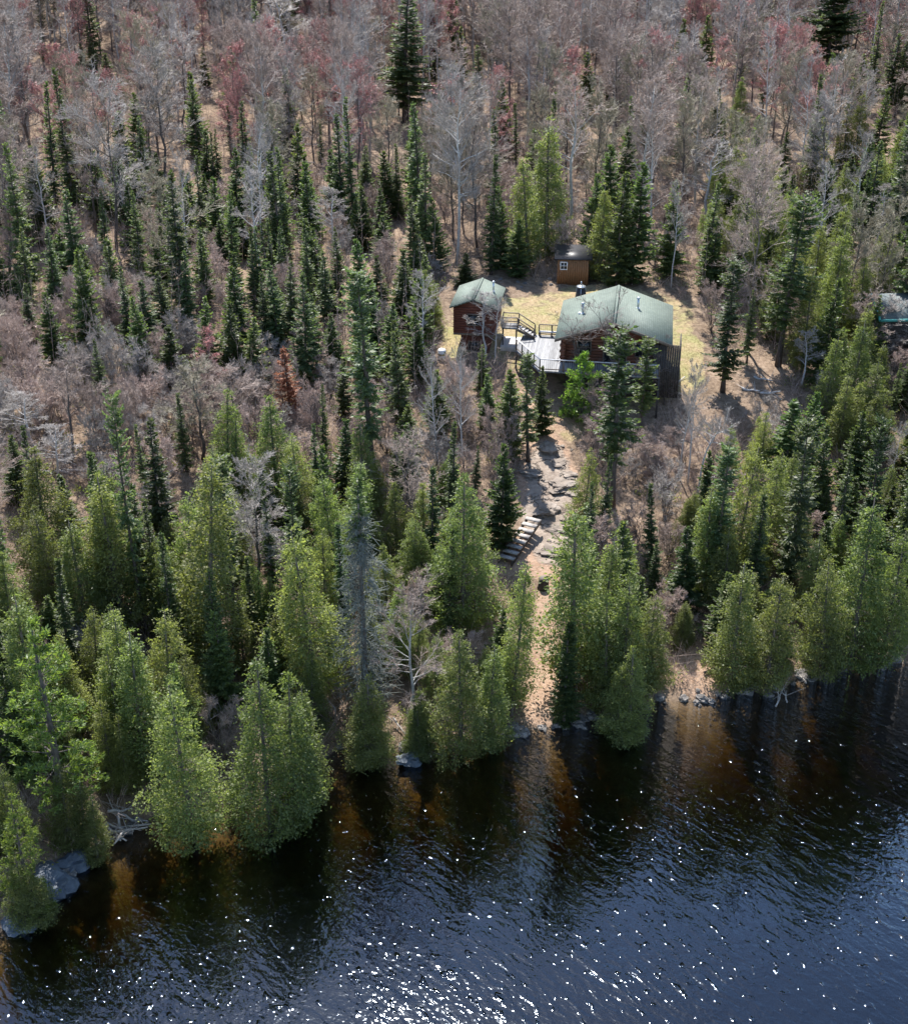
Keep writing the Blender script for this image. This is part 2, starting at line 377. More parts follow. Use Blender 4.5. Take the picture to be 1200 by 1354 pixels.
# ------------------------------------------------------------------ ground, lake
def poly_in(px, py, poly):
    px = np.asarray(px); py = np.asarray(py); r = np.zeros(px.shape, bool); j = len(poly) - 1
    for i in range(len(poly)):
        xi, yi = poly[i]; xj, yj = poly[j]
        c = ((yi > py) != (yj > py)) & (px < (xj - xi) * (py - yi) / (yj - yi + 1e-12) + xi)
        r ^= c; j = i
    return r

def world_poly(pts): return [tuple(hit(x, y)[:2]) for x, y in pts]
LAWN = world_poly([(655, 392), (735, 385), (745, 372), (800, 372), (870, 385), (925, 400), (925, 470), (905, 530), (850, 545), (770, 560), (715, 560), (690, 500), (640, 470), (590, 470), (585, 430), (600, 400)])
GRASS = world_poly([(668, 412), (740, 402), (740, 446), (690, 445), (665, 460), (585, 475), (588, 430), (640, 440)])
GRASS2 = world_poly([(720, 535), (775, 530), (780, 560), (760, 590), (725, 565)])
GRASS3 = world_poly([(892, 440), (925, 445), (935, 500), (900, 540), (890, 480)])
PATH = world_poly([(688, 585), (745, 580), (768, 640), (750, 700), (742, 760), (738, 830), (742, 900), (748, 962), (700, 962), (690, 900), (708, 820), (712, 760), (665, 755), (690, 690), (690, 630)])
LEDGE_AREA = world_poly([(695, 600), (740, 585), (765, 640), (752, 690), (750, 745), (722, 752), (700, 730), (690, 680), (698, 640)])
LAND2 = world_poly([(895, 850), (940, 845), (975, 905), (965, 925), (900, 925), (885, 890)])
SAND3 = world_poly([(690, 470), (760, 510), (770, 560), (740, 600), (700, 590), (680, 520)])

def build_ground():
    xs = np.concatenate([np.linspace(-230, -62, 30)[:-1], np.linspace(-62, 62, 260), np.linspace(62, 230, 30)[1:]])
    ys = np.concatenate([np.linspace(-30, 38, 20)[:-1], np.linspace(38, 130, 250), np.linspace(130, 300, 130)[1:], np.linspace(300, 760, 50)[1:]])
    X, Y = np.meshgrid(xs, ys); Z = terrain(X, Y)
    V = np.stack([X, Y, Z], -1).reshape(-1, 3); nx, ny = len(xs), len(ys)
    i = np.arange(ny - 1)[:, None] * nx + np.arange(nx - 1)[None]
    Q = np.stack([i, i + 1, i + nx + 1, i + nx], -1).reshape(-1, 4)
    me = np_mesh('forest_floor', V, Q, None, M['ground'], True)
    zone = np.zeros((len(V), 4), np.float32); zone[:, 3] = 1
    x, y = V[:, 0], V[:, 1]
    def soft(p, k=5):
        a = poly_in(x, y, p).astype(np.float32).reshape(ny, nx)
        for _ in range(k):
            b = a.copy(); b[1:-1, 1:-1] = (a[1:-1, 1:-1] * 2 + a[:-2, 1:-1] + a[2:, 1:-1] + a[1:-1, :-2] + a[1:-1, 2:]) / 6; a = b
        return a.ravel()
    zone[:, 0] = np.maximum.reduce([soft(GRASS), soft(GRASS2), soft(GRASS3), .56 * soft(LAWN)])
    zone[:, 1] = np.maximum.reduce([soft(PATH), soft(LAND2), .6 * soft(SAND3), .35 * soft(LAWN)])
    zone[:, 2] = np.clip(-V[:, 2] / .4 + .3, 0, 1)
    z2 = np.zeros_like(zone); z2[:, 3] = 1; z2[:, 0] = soft(LEDGE_AREA, 4); cb = me.color_attributes.new('ledge', 'FLOAT_COLOR', 'POINT'); cb.data.foreach_set('color', z2.ravel())
    ca = me.color_attributes.new('zone', 'FLOAT_COLOR', 'POINT'); ca.data.foreach_set('color', zone.ravel())
    o = link('ground', me); tag(o, 'leaf littered forest floor rising from the lake shore', 'ground', kind='structure')
build_ground()

def build_lake():
    b = MB(); x0, x1, y0, y1 = -220, 220, -25, 110
    b.box(((x0 + x1) / 2, (y0 + y1) / 2, -6.5), (x1 - x0, y1 - y0, 13.0))
    o = b.obj('lake', M['water']); tag(o, 'dark rippled lake water glittering with sun glints', 'lake', kind='structure')
build_lake()

# ------------------------------------------------------------------ tree prototypes (numpy meshes shared by every tree of a kind)
def leaf_quads(C, D, Nn, ln, wd):
    """diamond leaves: centre-base C, direction D, normal-ish Nn"""
    D = D / (np.linalg.norm(D, axis=1, keepdims=True) + 1e-9)
    S = np.cross(D, Nn); S /= np.linalg.norm(S, axis=1, keepdims=True) + 1e-9
    ln = np.reshape(ln, (-1, 1)); wd = np.reshape(wd, (-1, 1))
    V = np.stack([C, C + D * ln * .45 + S * wd * .5, C + D * ln, C + D * ln * .45 - S * wd * .5], 1).reshape(-1, 3)
    return V, np.arange(len(C) * 4).reshape(-1, 4)

def rv(n, r): return r.normal(size=(n, 3))

def trunk_mesh(name, H, r0, mat, seed, wob=.12, top=.02, lean=0.0, k=7):
    r = np.random.default_rng(seed); n = 9; t = np.linspace(0, 1, n)
    w = np.cumsum(r.normal(size=(n, 2)), 0) * wob / 3; w -= w[0]; w -= t[:, None] * w[-1] * .8
    pts = np.stack([w[:, 0] + lean * t ** 2 * H, w[:, 1], t * H * .985 - .25 * (1 - t)], 1)
    rad = r0 * (1 - t) ** .85 + top; rad[0] *= 1.35
    return MB().tube(pts, rad, k).mesh(name, mat, True)

def spruce(seed, H=14., R=1.6, clear=.08, power=.85, dens=1.0, mat='spruce', club=0., droop=.35, gap=0., dead=0., dl=.30):
    r = np.random.default_rng(seed); b = MB(); Cs, Ds, Ns, Ls, Ws = [], [], [], [], []
    z = H * clear; tw0, tw1 = [], []
    while z < H * .985:
        t = 1 - (z / H - clear) / (1 - clear)       # 1 at the bottom, 0 at the top
        L0 = R * (t ** power)
        if club: L0 = R * (t ** power) * (.45 + .55 * abs(math.sin(t * 9 + seed))) if t > .22 else R * (.34 + club * t)
        if t > .8: L0 *= .55 + .45 * (1 - t) / .2
        L0 = max(L0, .14)
        nb = int(r.integers(4, 7) if L0 > .5 else 4)
        for k in range(nb):
            if gap and t > .2 and r.random() < gap: continue
            L = L0 * r.uniform(.62, 1.14); az = r.uniform(0, 2 * PI)
            el = .55 * (1 - t) ** 2 - droop * t + r.normal() * .1
            o = np.array([math.cos(az), math.sin(az), 0.])
            n = max(3, int(L / .13 * dens))
            s = np.linspace(.12, 1, n) + r.normal(size=n) * .02
            P = o[None] * (s * L)[:, None] * math.cos(el); P[:, 2] += z + s * L * math.sin(el) + .18 * L * s ** 2.4
            if dead and r.random() < dead:
                tw0.append(P[:-1]); tw1.append(P[1:]); continue
            tang = o * math.cos(el) + np.array([0, 0, math.sin(el) + .2]); side = np.array([-o[1], o[0], 0])
            for sg in (-1, 1):
                ll = (dl * (.75 + .9 * (1 - s) * min(L, 2.0))) * r.uniform(.7, 1.25, n)
                D = tang[None] * r.uniform(.5, .9, (n, 1)) + sg * side[None] * r.uniform(.5, 1.0, (n, 1)) + np.array([0, 0, -.28]) + rv(n, r) * .14
                Cs.append(P); Ds.append(D); Ns.append(np.array([0, 0, 1.]) + rv(n, r) * .35); Ls.append(ll); Ws.append(ll * r.uniform(.42, .62, n))
            D = tang[None] + rv(n, r) * .25; ll = dl * r.uniform(.7, 1.2, n)
            Cs.append(P); Ds.append(D); Ns.append(side[None] + rv(n, r) * .4); Ls.append(ll); Ws.append(ll * .5)
        z += r.uniform(.13, .25) / dens * (1 + .5 * t)
    ll = np.full(6, .3); Cs.append(np.tile([0, 0, H * .985], (6, 1))); Ds.append(np.array([0, 0, 1.]) + rv(6, r) * .25); Ns.append(rv(6, r)); Ls.append(ll); Ws.append(ll * .3)
    V, Q = leaf_quads(np.vstack(Cs), np.vstack(Ds), np.vstack(Ns), np.concatenate(Ls), np.concatenate(Ws)); b.add(V, Q)
    cr = b.mesh('crown', M[mat])
    n = 9; tt = np.linspace(0, 1, n); w = np.cumsum(r.normal(size=(n, 2)), 0) * .05; w -= w[0]; w -= tt[:, None] * w[-1]
    rad = (.011 * H + .02) * (1 - tt) ** .85 + .02; rad[0] *= 1.35
    tb = MB().tube(np.stack([w[:, 0], w[:, 1], tt * H * .985 - .25 * (1 - tt)], 1), rad, 7)
    if dead:
        for z in np.arange(.35, H * (clear + .12), .22):          # dead snags on the lower trunk
            az = r.uniform(0, 2 * PI); L = R * r.uniform(.25, .6); p = np.array([0, 0, z]); q = p + np.array([math.cos(az) * L, math.sin(az) * L, -.25 * L]); tw0.append(p[None]); tw1.append(q[None])
        tb.prisms(np.vstack(tw0), np.vstack(tw1), .02, .011)
    return dict(H=H, R=R, crown=cr, trunk=tb.mesh('trunk', M['bark_dark'], True))

def cedar(seed, H=11., R=2.5, clear=.03, mat='cedar', n_cl=620, per=34, fat=.75, tops=1, ragged=.16):
    r = np.random.default_rng(seed); b = MB(); tb = MB(); stems = []
    for k in range(tops):
        a = r.uniform(0, 2 * PI); off = 0 if k == 0 else R * r.uniform(.35, .6)
        stems.append((np.array([math.cos(a) * off, math.sin(a) * off]), 1.0 if k == 0 else r.uniform(.62, .88), 1.0 if tops == 1 else r.uniform(.68, .85), rv(1, r)[0][:2] * .035))
    for c0, fh, fr, ln_ in stems:
        h = H * fh; n = int(n_cl * R / 2.5 * fh * fr * H / 11)
        u = r.random(n) ** .85
        zz = np.clip(clear + (1 - clear) * (1 - u ** .62), clear, .985); t = 1 - (zz - clear) / (1 - clear)
        prof = np.where(t < .82, (t / .82) ** fat * .95, .95 * (1 - (t - .82) / .18 * .45))
        az = r.uniform(0, 2 * PI, n); ph = r.uniform(0, 6, 8)
        lump = 1 + ragged * np.sin(az * 2 + ph[0] + zz * 7) + ragged * .8 * np.sin(az * 3 + ph[1] - zz * 13) + ragged * .9 * np.sin(zz * 27 + ph[2] + az) + ragged * .6 * np.sin(zz * 47 + az * 4 + ph[4]) + r.normal(size=n) * .08
        hole = (np.sin(az * 2.0 + ph[5] + zz * 9) + np.sin(zz * 19 + ph[6] - az * 3) > 1.45) & (t > .2)       # gaps between the boughs
        rr = R * fr * prof * lump * r.uniform(.25, 1.0, n) ** .42
        rr = np.where(hole, rr * .55, rr)
        C = np.stack([c0[0] + ln_[0] * zz * h + rr * np.cos(az), c0[1] + ln_[1] * zz * h + rr * np.sin(az), zz * h - .10 * rr], 1)
        out = np.stack([np.cos(az), np.sin(az), np.zeros(n)], 1)
        sz = (.17 + .24 * np.sqrt(prof)) * r.uniform(.6, 1.3, n)
        # every clump is a flat spray fanned along its bough
        fan = out * .8 + np.array([0, 0, 1.]) * r.uniform(-.5, .5, (n, 1)) + rv(n, r) * .25
        side = np.cross(out, [0, 0, 1.]) + rv(n, r) * .3
        e1, e2 = r.normal(size=(n * per, 1)), r.normal(size=(n * per, 1))
        S_ = np.repeat(sz, per)[:, None]
        P = np.repeat(C, per, 0) + np.repeat(fan, per, 0) * e1 * S_ * .75 + np.repeat(side, per, 0) * e2 * S_ * .62 + rv(n * per, r) * S_ * .2
        O = np.repeat(out, per, 0)
        D = np.repeat(fan, per, 0) * r.uniform(.3, 1.0, (n * per, 1)) + np.repeat(side, per, 0) * e2 * .45 + np.array([0, 0, 1.]) * r.uniform(-.55, .55, (n * per, 1)) + rv(n * per, r) * .25
        ln = r.uniform(.085, .205, n * per)
        V, Q = leaf_quads(P, D, np.cross(np.repeat(fan, per, 0), np.repeat(side, per, 0)) + rv(n * per, r) * .7, ln, ln * r.uniform(.42, .7, n * per)); b.add(V, Q)
        tt = np.linspace(0, 1, 7); tb.tube(np.stack([c0[0] * np.minimum(1, tt * 4) + ln_[0] * tt * h, c0[1] * np.minimum(1, tt * 4) + ln_[1] * tt * h, tt * h * .97 - .25 * (1 - tt)], 1), (.012 * h + .03) * (1 - tt) ** .85 + .02, 7)
        q = r.random(n) < .35; s0 = np.stack([c0[0] + ln_[0] * zz * h, c0[1] + ln_[1] * zz * h, zz * h - .25], 1)[q]
        tb.prisms(s0, C[q], .022, .01, 3)
    return dict(H=H, R=R, crown=b.mesh('crown', M[mat]), trunk=tb.mesh('trunk', M['bark'], True))

def pine(seed, H=16., R=3.6, clear=.12, mat='pine', tiers=15, power=.6):
    r = np.random.default_rng(seed); b = MB(); Cs, Ds, Ls = [], [], []; a0, a1 = [], []
    for k in range(tiers):
        f = (k + r.uniform(-.2, .2)) / (tiers - 1); z = H * (clear + (1 - clear) * .97 * max(f, 0)); t = 1 - f
        L0 = R * max(t, .02) ** power * r.uniform(.75, 1.1)
        if t > .8: L0 *= .8
        nb = 6 if L0 > .6 else 4
        for j in range(nb):
            L = L0 * r.uniform(.6, 1.15); az = r.uniform(0, 2 * PI); o = np.array([math.cos(az), math.sin(az), 0]); el = .12 + .5 * (1 - t) ** 2 + r.normal() * .08
            n = max(4, int(L / .16)); s = np.sqrt(r.uniform(.12, 1, n))
            P = o[None] * (s * L)[:, None] + np.array([0, 0, z]) + np.array([0, 0, 1.]) * (s * L * math.sin(el) + .12 * L * s ** 2)[:, None]
            side = np.array([-o[1], o[0], 0]); P += side[None] * (r.normal(size=n) * .17 * L * (.3 + s))[:, None] + np.array([0, 0, 1.]) * (r.normal(size=n) * .07)[:, None]
            a0.append([[0, 0, z]]); a1.append([o * L * .9 + np.array([0, 0, z + L * .9 * math.sin(el) + .1 * L])])
            m = 13
            PP = np.repeat(P, m, 0); D = rv(len(PP), r) * .75 + o * .55 + np.array([0, 0, .55])
            Cs.append(PP + rv(len(PP), r) * .07); Ds.append(D); Ls.append(r.uniform(.17, .34, len(PP)))
    C = np.vstack(Cs); ln = np.concatenate(Ls); V, Q = leaf_quads(C, np.vstack(Ds), rv(len(C), r), ln, ln * .3); b.add(V, Q)
    n = 9; t = np.linspace(0, 1, n); tb = MB().tube(np.stack([.1 * np.sin(t * 4), .08 * np.sin(t * 5), t * H * .98 - .25 * (1 - t)], 1), (.014 * H + .03) * (1 - t) ** .85 + .02, 7)
    tb.prisms(np.vstack(a0), np.vstack(a1), .045, .015, 4)
    return dict(H=H, R=R, crown=b.mesh('crown', M[mat]), trunk=tb.mesh('trunk', M['bark'], True))

def bare(seed, H=14., R=2.6, clear=.32, mat='twig_brown', bark='bark', n1=26, n2=9, n3=7, n4=4, up=.9, stems=1, shape='oval', buds=None, twig_r=.0098, r0=None, bend=0.):
    r = np.random.default_rng(seed); tb = MB(); b = MB()
    P0s, P1s, R0s, R1s = [], [], [], []
    start = []
    for sidx in range(stems):
        n = 10; t = np.linspace(0, 1, n)
        w = np.cumsum(r.normal(size=(n, 2)), 0) * .11; w -= w[0]
        if stems > 1:
            a = r.uniform(0, 2 * PI); spread = r.uniform(.12, .34) * H
            w = w + np.array([math.cos(a), math.sin(a)])[None] * (spread * t ** 1.2)[:, None]
        if bend: w = w + np.array([1.0, 0])[None] * (bend * H * t ** 2)[:, None]
        hh = H * (r.uniform(.75, 1) if stems > 1 else 1) * (1 - .42 * abs(bend))
        zt = t * hh if not bend else hh * np.sin(t * PI * .62) / math.sin(PI * .5)
        pts = np.stack([w[:, 0], w[:, 1], zt - .2 * (1 - t)], 1)
        rr0 = r0 if r0 else .0085 * H + .015
        if stems > 1: rr0 *= .55
        tb.tube(pts, rr0 * (1 - t) ** .8 + .012, 6)
        m = max(4, n1 // stems)
        f = clear + (1 - clear) * (np.arange(m) + r.uniform(0, 1, m)) / m
        base = np.stack([np.interp(f, t, pts[:, k]) for k in range(3)], 1)
        start.append((base, f, rr0 * (1 - f) ** .8 + .012))
    base = np.vstack([s[0] for s in start]); f = np.concatenate([s[1] for s in start]); rb = np.concatenate([s[2] for s in start])
    q = (f - clear) / (1 - clear)
    prof = np.sqrt(np.clip(1 - (q * 1.15 - .28) ** 2 / .78, .06, 1)) if shape == 'oval' else (1.05 - .85 * q)
    if shape == 'dome': prof = np.clip(1.1 - .55 * q, .1, 1.2)
    L = R * prof * r.uniform(.65, 1.12, len(f)) / (1 if stems == 1 else 1.3)
    az = r.uniform(0, 2 * PI, len(f)) + np.arange(len(f)) * 2.4
    el = up * (.55 + .55 * q) + r.normal(size=len(f)) * .12
    D = np.stack([np.cos(az) * np.cos(el), np.sin(az) * np.cos(el), np.sin(el)], 1)
    L = L / np.maximum(np.cos(el), .45)
    big0, big1, bigr0, bigr1 = [], [], [], []
    def grow(P, D, L, r0, seg, curve):
        """returns polyline points (n, seg+1, 3)"""
        pts = [P]; d = D
        for k in range(seg):
            d = d + rv(len(P), r) * .13 + np.array([0, 0, curve]); d = d / np.linalg.norm(d, axis=1, keepdims=True)
            pts.append(pts[-1] + d * (L / seg)[:, None])
        return np.stack(pts, 1), d
    def emit(pts, r0, r1, big):
        n = pts.shape[1] - 1
        for k in range(n):
            a = r0 + (r1 - r0) * k / n; c = r0 + (r1 - r0) * (k + 1) / n
            (big0 if big else P0s).append(pts[:, k]); (big1 if big else P1s).append(pts[:, k + 1])
            (bigr0 if big else R0s).append(a); (bigr1 if big else R1s).append(c)
    rb = np.clip(rb * .55, .014, .08)
    p1, _ = grow(base, D, L, rb, 4, .06 * up); emit(p1, rb, np.full(len(rb), .011), True)
    def children(pts, Lp, n, lo, ratio, spread, zup):
        m = len(pts); seg = pts.shape[1] - 1
        f = r.uniform(lo, 1.0, (m, n)); ff = f * seg; i = np.minimum(ff.astype(int), seg - 1); fr = (ff - i)[..., None]
        a = np.take_along_axis(pts, i[..., None].repeat(3, -1), 1); c = np.take_along_axis(pts, (i + 1)[..., None].repeat(3, -1), 1)
        P = a + (c - a) * fr; T = (c - a); T /= np.linalg.norm(T, axis=-1, keepdims=True) + 1e-9
        d = T + r.normal(size=T.shape) * spread + np.array([0, 0, zup])
        d /= np.linalg.norm(d, axis=-1, keepdims=True)
        Lc = Lp[:, None] * ratio * (1.15 - .6 * f) * r.uniform(.6, 1.2, (m, n))
        return P.reshape(-1, 3), d.reshape(-1, 3), Lc.ravel()
    P, d, L2 = children(p1, L, n2, .18, .5, .5, .12); L2 = np.maximum(L2, .25)
    p2, _ = grow(P, d, L2, None, 2, .06); emit(p2, np.full(len(P), .0125), np.full(len(P), .008), False)
    P, d, L3 = children(p2, L2, n3, .15, .55, .5, .08); L3 = np.maximum(L3, .2)
    p3, _ = grow(P, d, L3, None, 1, .05); emit(p3, np.full(len(P), twig_r * 1.1), np.full(len(P), twig_r * .8), False)
    P, d, L4 = children(p3, L3, n4, .2, .7, .5, .08); L4 = np.maximum(L4, .18)
    p4, _ = grow(P, d, L4, None, 1, .03); emit(p4, np.full(len(P), twig_r), np.full(len(P), twig_r * .5), False)
    b.prisms(np.vstack(P0s), np.vstack(P1s), np.concatenate(R0s), np.concatenate(R1s))
    tb.prisms(np.vstack(big0), np.vstack(big1), np.concatenate(bigr0), np.concatenate(bigr1), 4)
    e = p4[:, -1]
    d_ = dict(H=H, R=R, crown=b.mesh('crown', M[mat]), trunk=tb.mesh('trunk', M[bark], True))
    if buds:
        sel = r.random(len(e)) < .36; ee = e[sel]
        V, Q = leaf_quads(ee, rv(len(ee), r), rv(len(ee), r), np.full(len(ee), .11), np.full(len(ee), .08))
        d_['buds'] = MB().add(V, Q).mesh('buds', M[buds])
    return d_

def dead_spruce(seed, H=15., R=2.2):
    """tall grey spruce: green only at the tip, bare lichened limbs below"""
    r = np.random.default_rng(seed); b = MB(); A, B = [], []
    for z in np.arange(.1 * H, .86 * H, .2):
        t = 1 - z / H; L0 = R * min(1, t * 1.8)
        for k in range(4):
            az = r.uniform(0, 2 * PI); L = L0 * r.uniform(.5, 1.1); o = np.array([math.cos(az), math.sin(az), 0])
            p = np.array([0, 0, z]); prev = p
            for s in (.33, .66, 1.):
                q = o * L * s + np.array([0, 0, z - .35 * L * s + .1 * L * s * s]); A.append(prev); B.append(q); 
                for _ in range(5):
                    f = r.random(); c = prev + (q - prev) * f; A.append(c); B.append(c + (o * .4 + rv(1, r)[0] * .5 + np.array([0, 0, -.25])) * r.uniform(.3, .7))
                prev = q
    b.prisms(A, B, .019, .009)
    tip = spruce(seed + 1, H * .24, .75, 0, .8)
    tipm = tip['crown']; n = len(tipm.vertices); co = np.zeros(n * 3, np.float32); tipm.vertices.foreach_get('co', co); co = co.reshape(-1, 3); co[:, 2] += H * .76
    tipm.vertices.foreach_set('co', co.ravel()); tipm.update()
    return dict(H=H, R=R, crown=tipm, trunk=trunk_mesh('trunk', H, .2, M['bark'], seed, .1), lower_crown=b.mesh('lower_crown', M['lichen']))

PROTO = {
    'S': [spruce(100 + k, 14, R, [.06, .14, .09, .05, .16, .08][k], p, 1.0, 'spruce', gap=[0, .08, .0, .12, .04, .10][k], dead=.06) for k, (R, p) in enumerate([(.85, .8), (1.1, .95), (1.35, .75), (1.6, 1.05), (1.9, .9), (2.4, 1.0)])],
    'F': [spruce(200 + k, 9, R, .03, p, 1.1, 'fir', droop=.15) for k, (R, p) in enumerate([(1.2, .85), (1.5, .95), (1.8, .8), (2.1, 1.05), (2.5, .95)])],
    'T': [spruce(300 + k, 16, R, c, .6, .9, 'spruce', club=1.2, gap=.14, droop=.3, dead=.16) for k, (R, c) in enumerate([(1.3, .30), (1.8, .2), (2.4, .12), (3.0, .1)])],
    'Y': [spruce(330 + k, 15, R, c, .7, .8, 'fir', club=.9, gap=.10, droop=.3) for k, (R, c) in enumerate([(1.4, .22), (2.0, .28), (2.6, .26)])],
    'C': [cedar(400 + k, 11, R, c, 'cedar', fat=f, tops=n, ragged=g) for k, (R, c, f, n, g) in enumerate([(1.5, .08, .8, 1, .2), (1.9, .04, .95, 1, .16), (2.2, .10, .7, 1, .22), (2.5, .03, .85, 2, .15), (2.6, .05, 1.0, 1, .22), (2.9, .04, .75, 2, .18), (3.2, .03, .8, 3, .16)])],
    'P': [pine(500 + k, 15, R, c) for k, (R, c) in enumerate([(3.4, .1), (3.0, .18)])],
    'K': [spruce(520, 16, 4.2, .16, .45, .8, 'spruce', droop=.05, gap=.1, club=.6, dl=.42)],
    'Q': [pine(540, 5, 2.0, .02, 'young', 10, .55)],
    'O': [spruce(600, 10, 1.7, .06, .9, .8, 'rust', gap=.2)],
    'D': [dead_spruce(650)],
    'B': [bare(700 + k, 13, R, c, 'twig_grey', 'bark_white', 20, 8, 6, 4, .85) for k, (R, c) in enumerate([(2.3, .35), (2.7, .3), (2.0, .42), (2.5, .38)])],
    'A': [bare(750, 15, 3.2, .38, 'twig_grey', 'bark_white', 46, 10, 7, 4, .62, shape='oval', twig_r=.010)],
    'E': [bare(780 + k, 15, R, c, 'twig_brown', 'bark_pale', 22, 8, 6, 4, 1.0) for k, (R, c) in enumerate([(2.2, .42), (2.6, .36), (2.0, .48)])],
    'M': [bare(800 + k, 13, R, c, 'twig_brown', 'bark', 24, 9, 7, 4, .9) for k, (R, c) in enumerate([(2.6, .3), (2.9, .26), (2.3, .36), (2.7, .3)])],
    'G': [bare(850 + k, 12, R, .28, 'twig_grey', 'bark', 26, 9, 7, 4, 1.0, shape='dome') for k, R in enumerate([2.7, 2.4, 3.0])],
    'L': [bare(870 + k, 12, R, .25, 'twig_olive', 'bark', 24, 9, 7, 4, .95) for k, R in enumerate([2.6, 2.3])],
    'R': [bare(900 + k, 12, R, .3, 'twig_red', 'bark', 22, 9, 7, 4, .95, buds='bud_red') for k, R in enumerate([2.4, 2.1, 2.7])],
    'X': [bare(930, 9, 2.6, .2, 'twig_dark', 'bark', 16, 7, 4, 3, 1.05, stems=2, shape='dome', twig_r=.009)],
    'H': [bare(950 + k, 4.2, 2.0, .12, m, 'bark', 30, 8, 6, 3, .8, stems=6, twig_r=.0065) for k, m in enumerate(['twig_pink', 'twig_brown', 'twig_grey', 'twig_pink'])],
    'W': [bare(980, 10, 2.2, .45, 'twig_grey', 'bark_white', 18, 8, 5, 3, .5, bend=.33)],
}
NAMES = {'S': ('spruce_tree', 'spruce'), 'F': ('fir_tree', 'fir'), 'T': ('spruce_tree', 'spruce'), 'Y': ('spruce_tree', 'spruce'), 'C': ('cedar_tree', 'cedar'), 'P': ('pine_tree', 'pine'), 'K': ('pine_tree', 'pine'), 'Q': ('pine_tree', 'pine'),
         'O': ('dead_fir_tree', 'dead fir'), 'D': ('dead_spruce_tree', 'dead spruce'), 'B': ('birch_tree', 'birch'), 'A': ('aspen_tree', 'aspen'), 'E': ('aspen_tree', 'aspen'), 'M': ('maple_tree', 'bare tree'),
         'G': ('bare_tree', 'bare tree'), 'L': ('bare_tree', 'bare tree'), 'R': ('red_maple_tree', 'red maple'), 'X': ('bare_tree', 'bare tree'), 'H': ('alder_shrub', 'shrub'), 'W': ('birch_tree', 'birch')}
PHRASE = {'S': 'narrow dark spruce', 'F': 'bushy green fir', 'T': 'lanky club-topped spruce', 'Y': 'sparse yellow-green spruce', 'C': 'broad olive cedar', 'P': 'bright green pine', 'K': 'layered dark pine', 'Q': 'bright young pine', 'O': 'rust-orange dead fir',
          'D': 'grey half-dead spruce', 'B': 'bare white-stemmed birch', 'A': 'large bare silver aspen', 'E': 'tall bare grey-trunked aspen', 'M': 'bare brown tree', 'G': 'bare grey tree', 'L': 'bare olive budding tree',
          'R': 'bare red-budded maple', 'X': 'thin dark bare tree', 'H': 'bare brown shrub', 'W': 'arching bent birch'}
PLURAL = {k: (v + 's').replace('spruces', 'spruces').replace('birchs', 'birches').replace('dead spruces', 'dead spruces') for k, v in PHRASE.items()}

TREES = []          # (root, kind, base px, H)
def plant(kind, P, H, W, lab=None, var=None):
    pr = PROTO[kind]; p = random.choice(pr)
    if kind in 'SFTYC':
        wr = W * (1.22 if kind != 'C' else .92) / 2 / H
        p = random.choice(sorted(pr, key=lambda q: abs(math.log(q['R'] / q['H'] / wr)))[:2])
    root = empty(NAMES[kind][0], P, random.uniform(0, 2 * PI))
    s = H / p['H']; sw = W / 2 / p['R'] * (1.22 if kind in 'SFTOY' else .92 if kind == 'C' else 1)
    root.scale = (sw, sw, s)
    root.rotation_euler[0] = random.gauss(0, .028); root.rotation_euler[1] = random.gauss(0, .028)
    root['category'] = NAMES[kind][1]
    for nm in ('trunk', 'crown', 'lower_crown', 'buds'):
        if nm in p: link(nm, p[nm], root)
    TREES.append(dict(root=root, kind=kind, P=np.array(P, float), H=H, W=W, label=lab, traced=False))
    return TREES[-1]

HMAX = {'S': 19, 'F': 12, 'T': 21, 'Y': 21, 'C': 15, 'P': 22, 'K': 24, 'Q': 7, 'O': 11, 'D': 19, 'E': 17, 'B': 15, 'A': 20, 'M': 16, 'G': 14, 'L': 14, 'R': 15, 'H': 5, 'X': 10, 'W': 12}
def trace(kind, xt, yt, h, w, lab=None):
    yb = yt + h
    for _ in range(40):
        xb = xt + (600 - xt) * (yb - yt) / (NADIR - yt)
        P = hit(xb, yb); H = height_for(P, yt)
        if H <= HMAX[kind] or yb - yt < 25: break
        yb -= 5
    W = w / FOC * depth(P)
    t = plant(kind, P, H, W, lab); t['traced'] = True; t['top'] = (xt, yt)
    return t

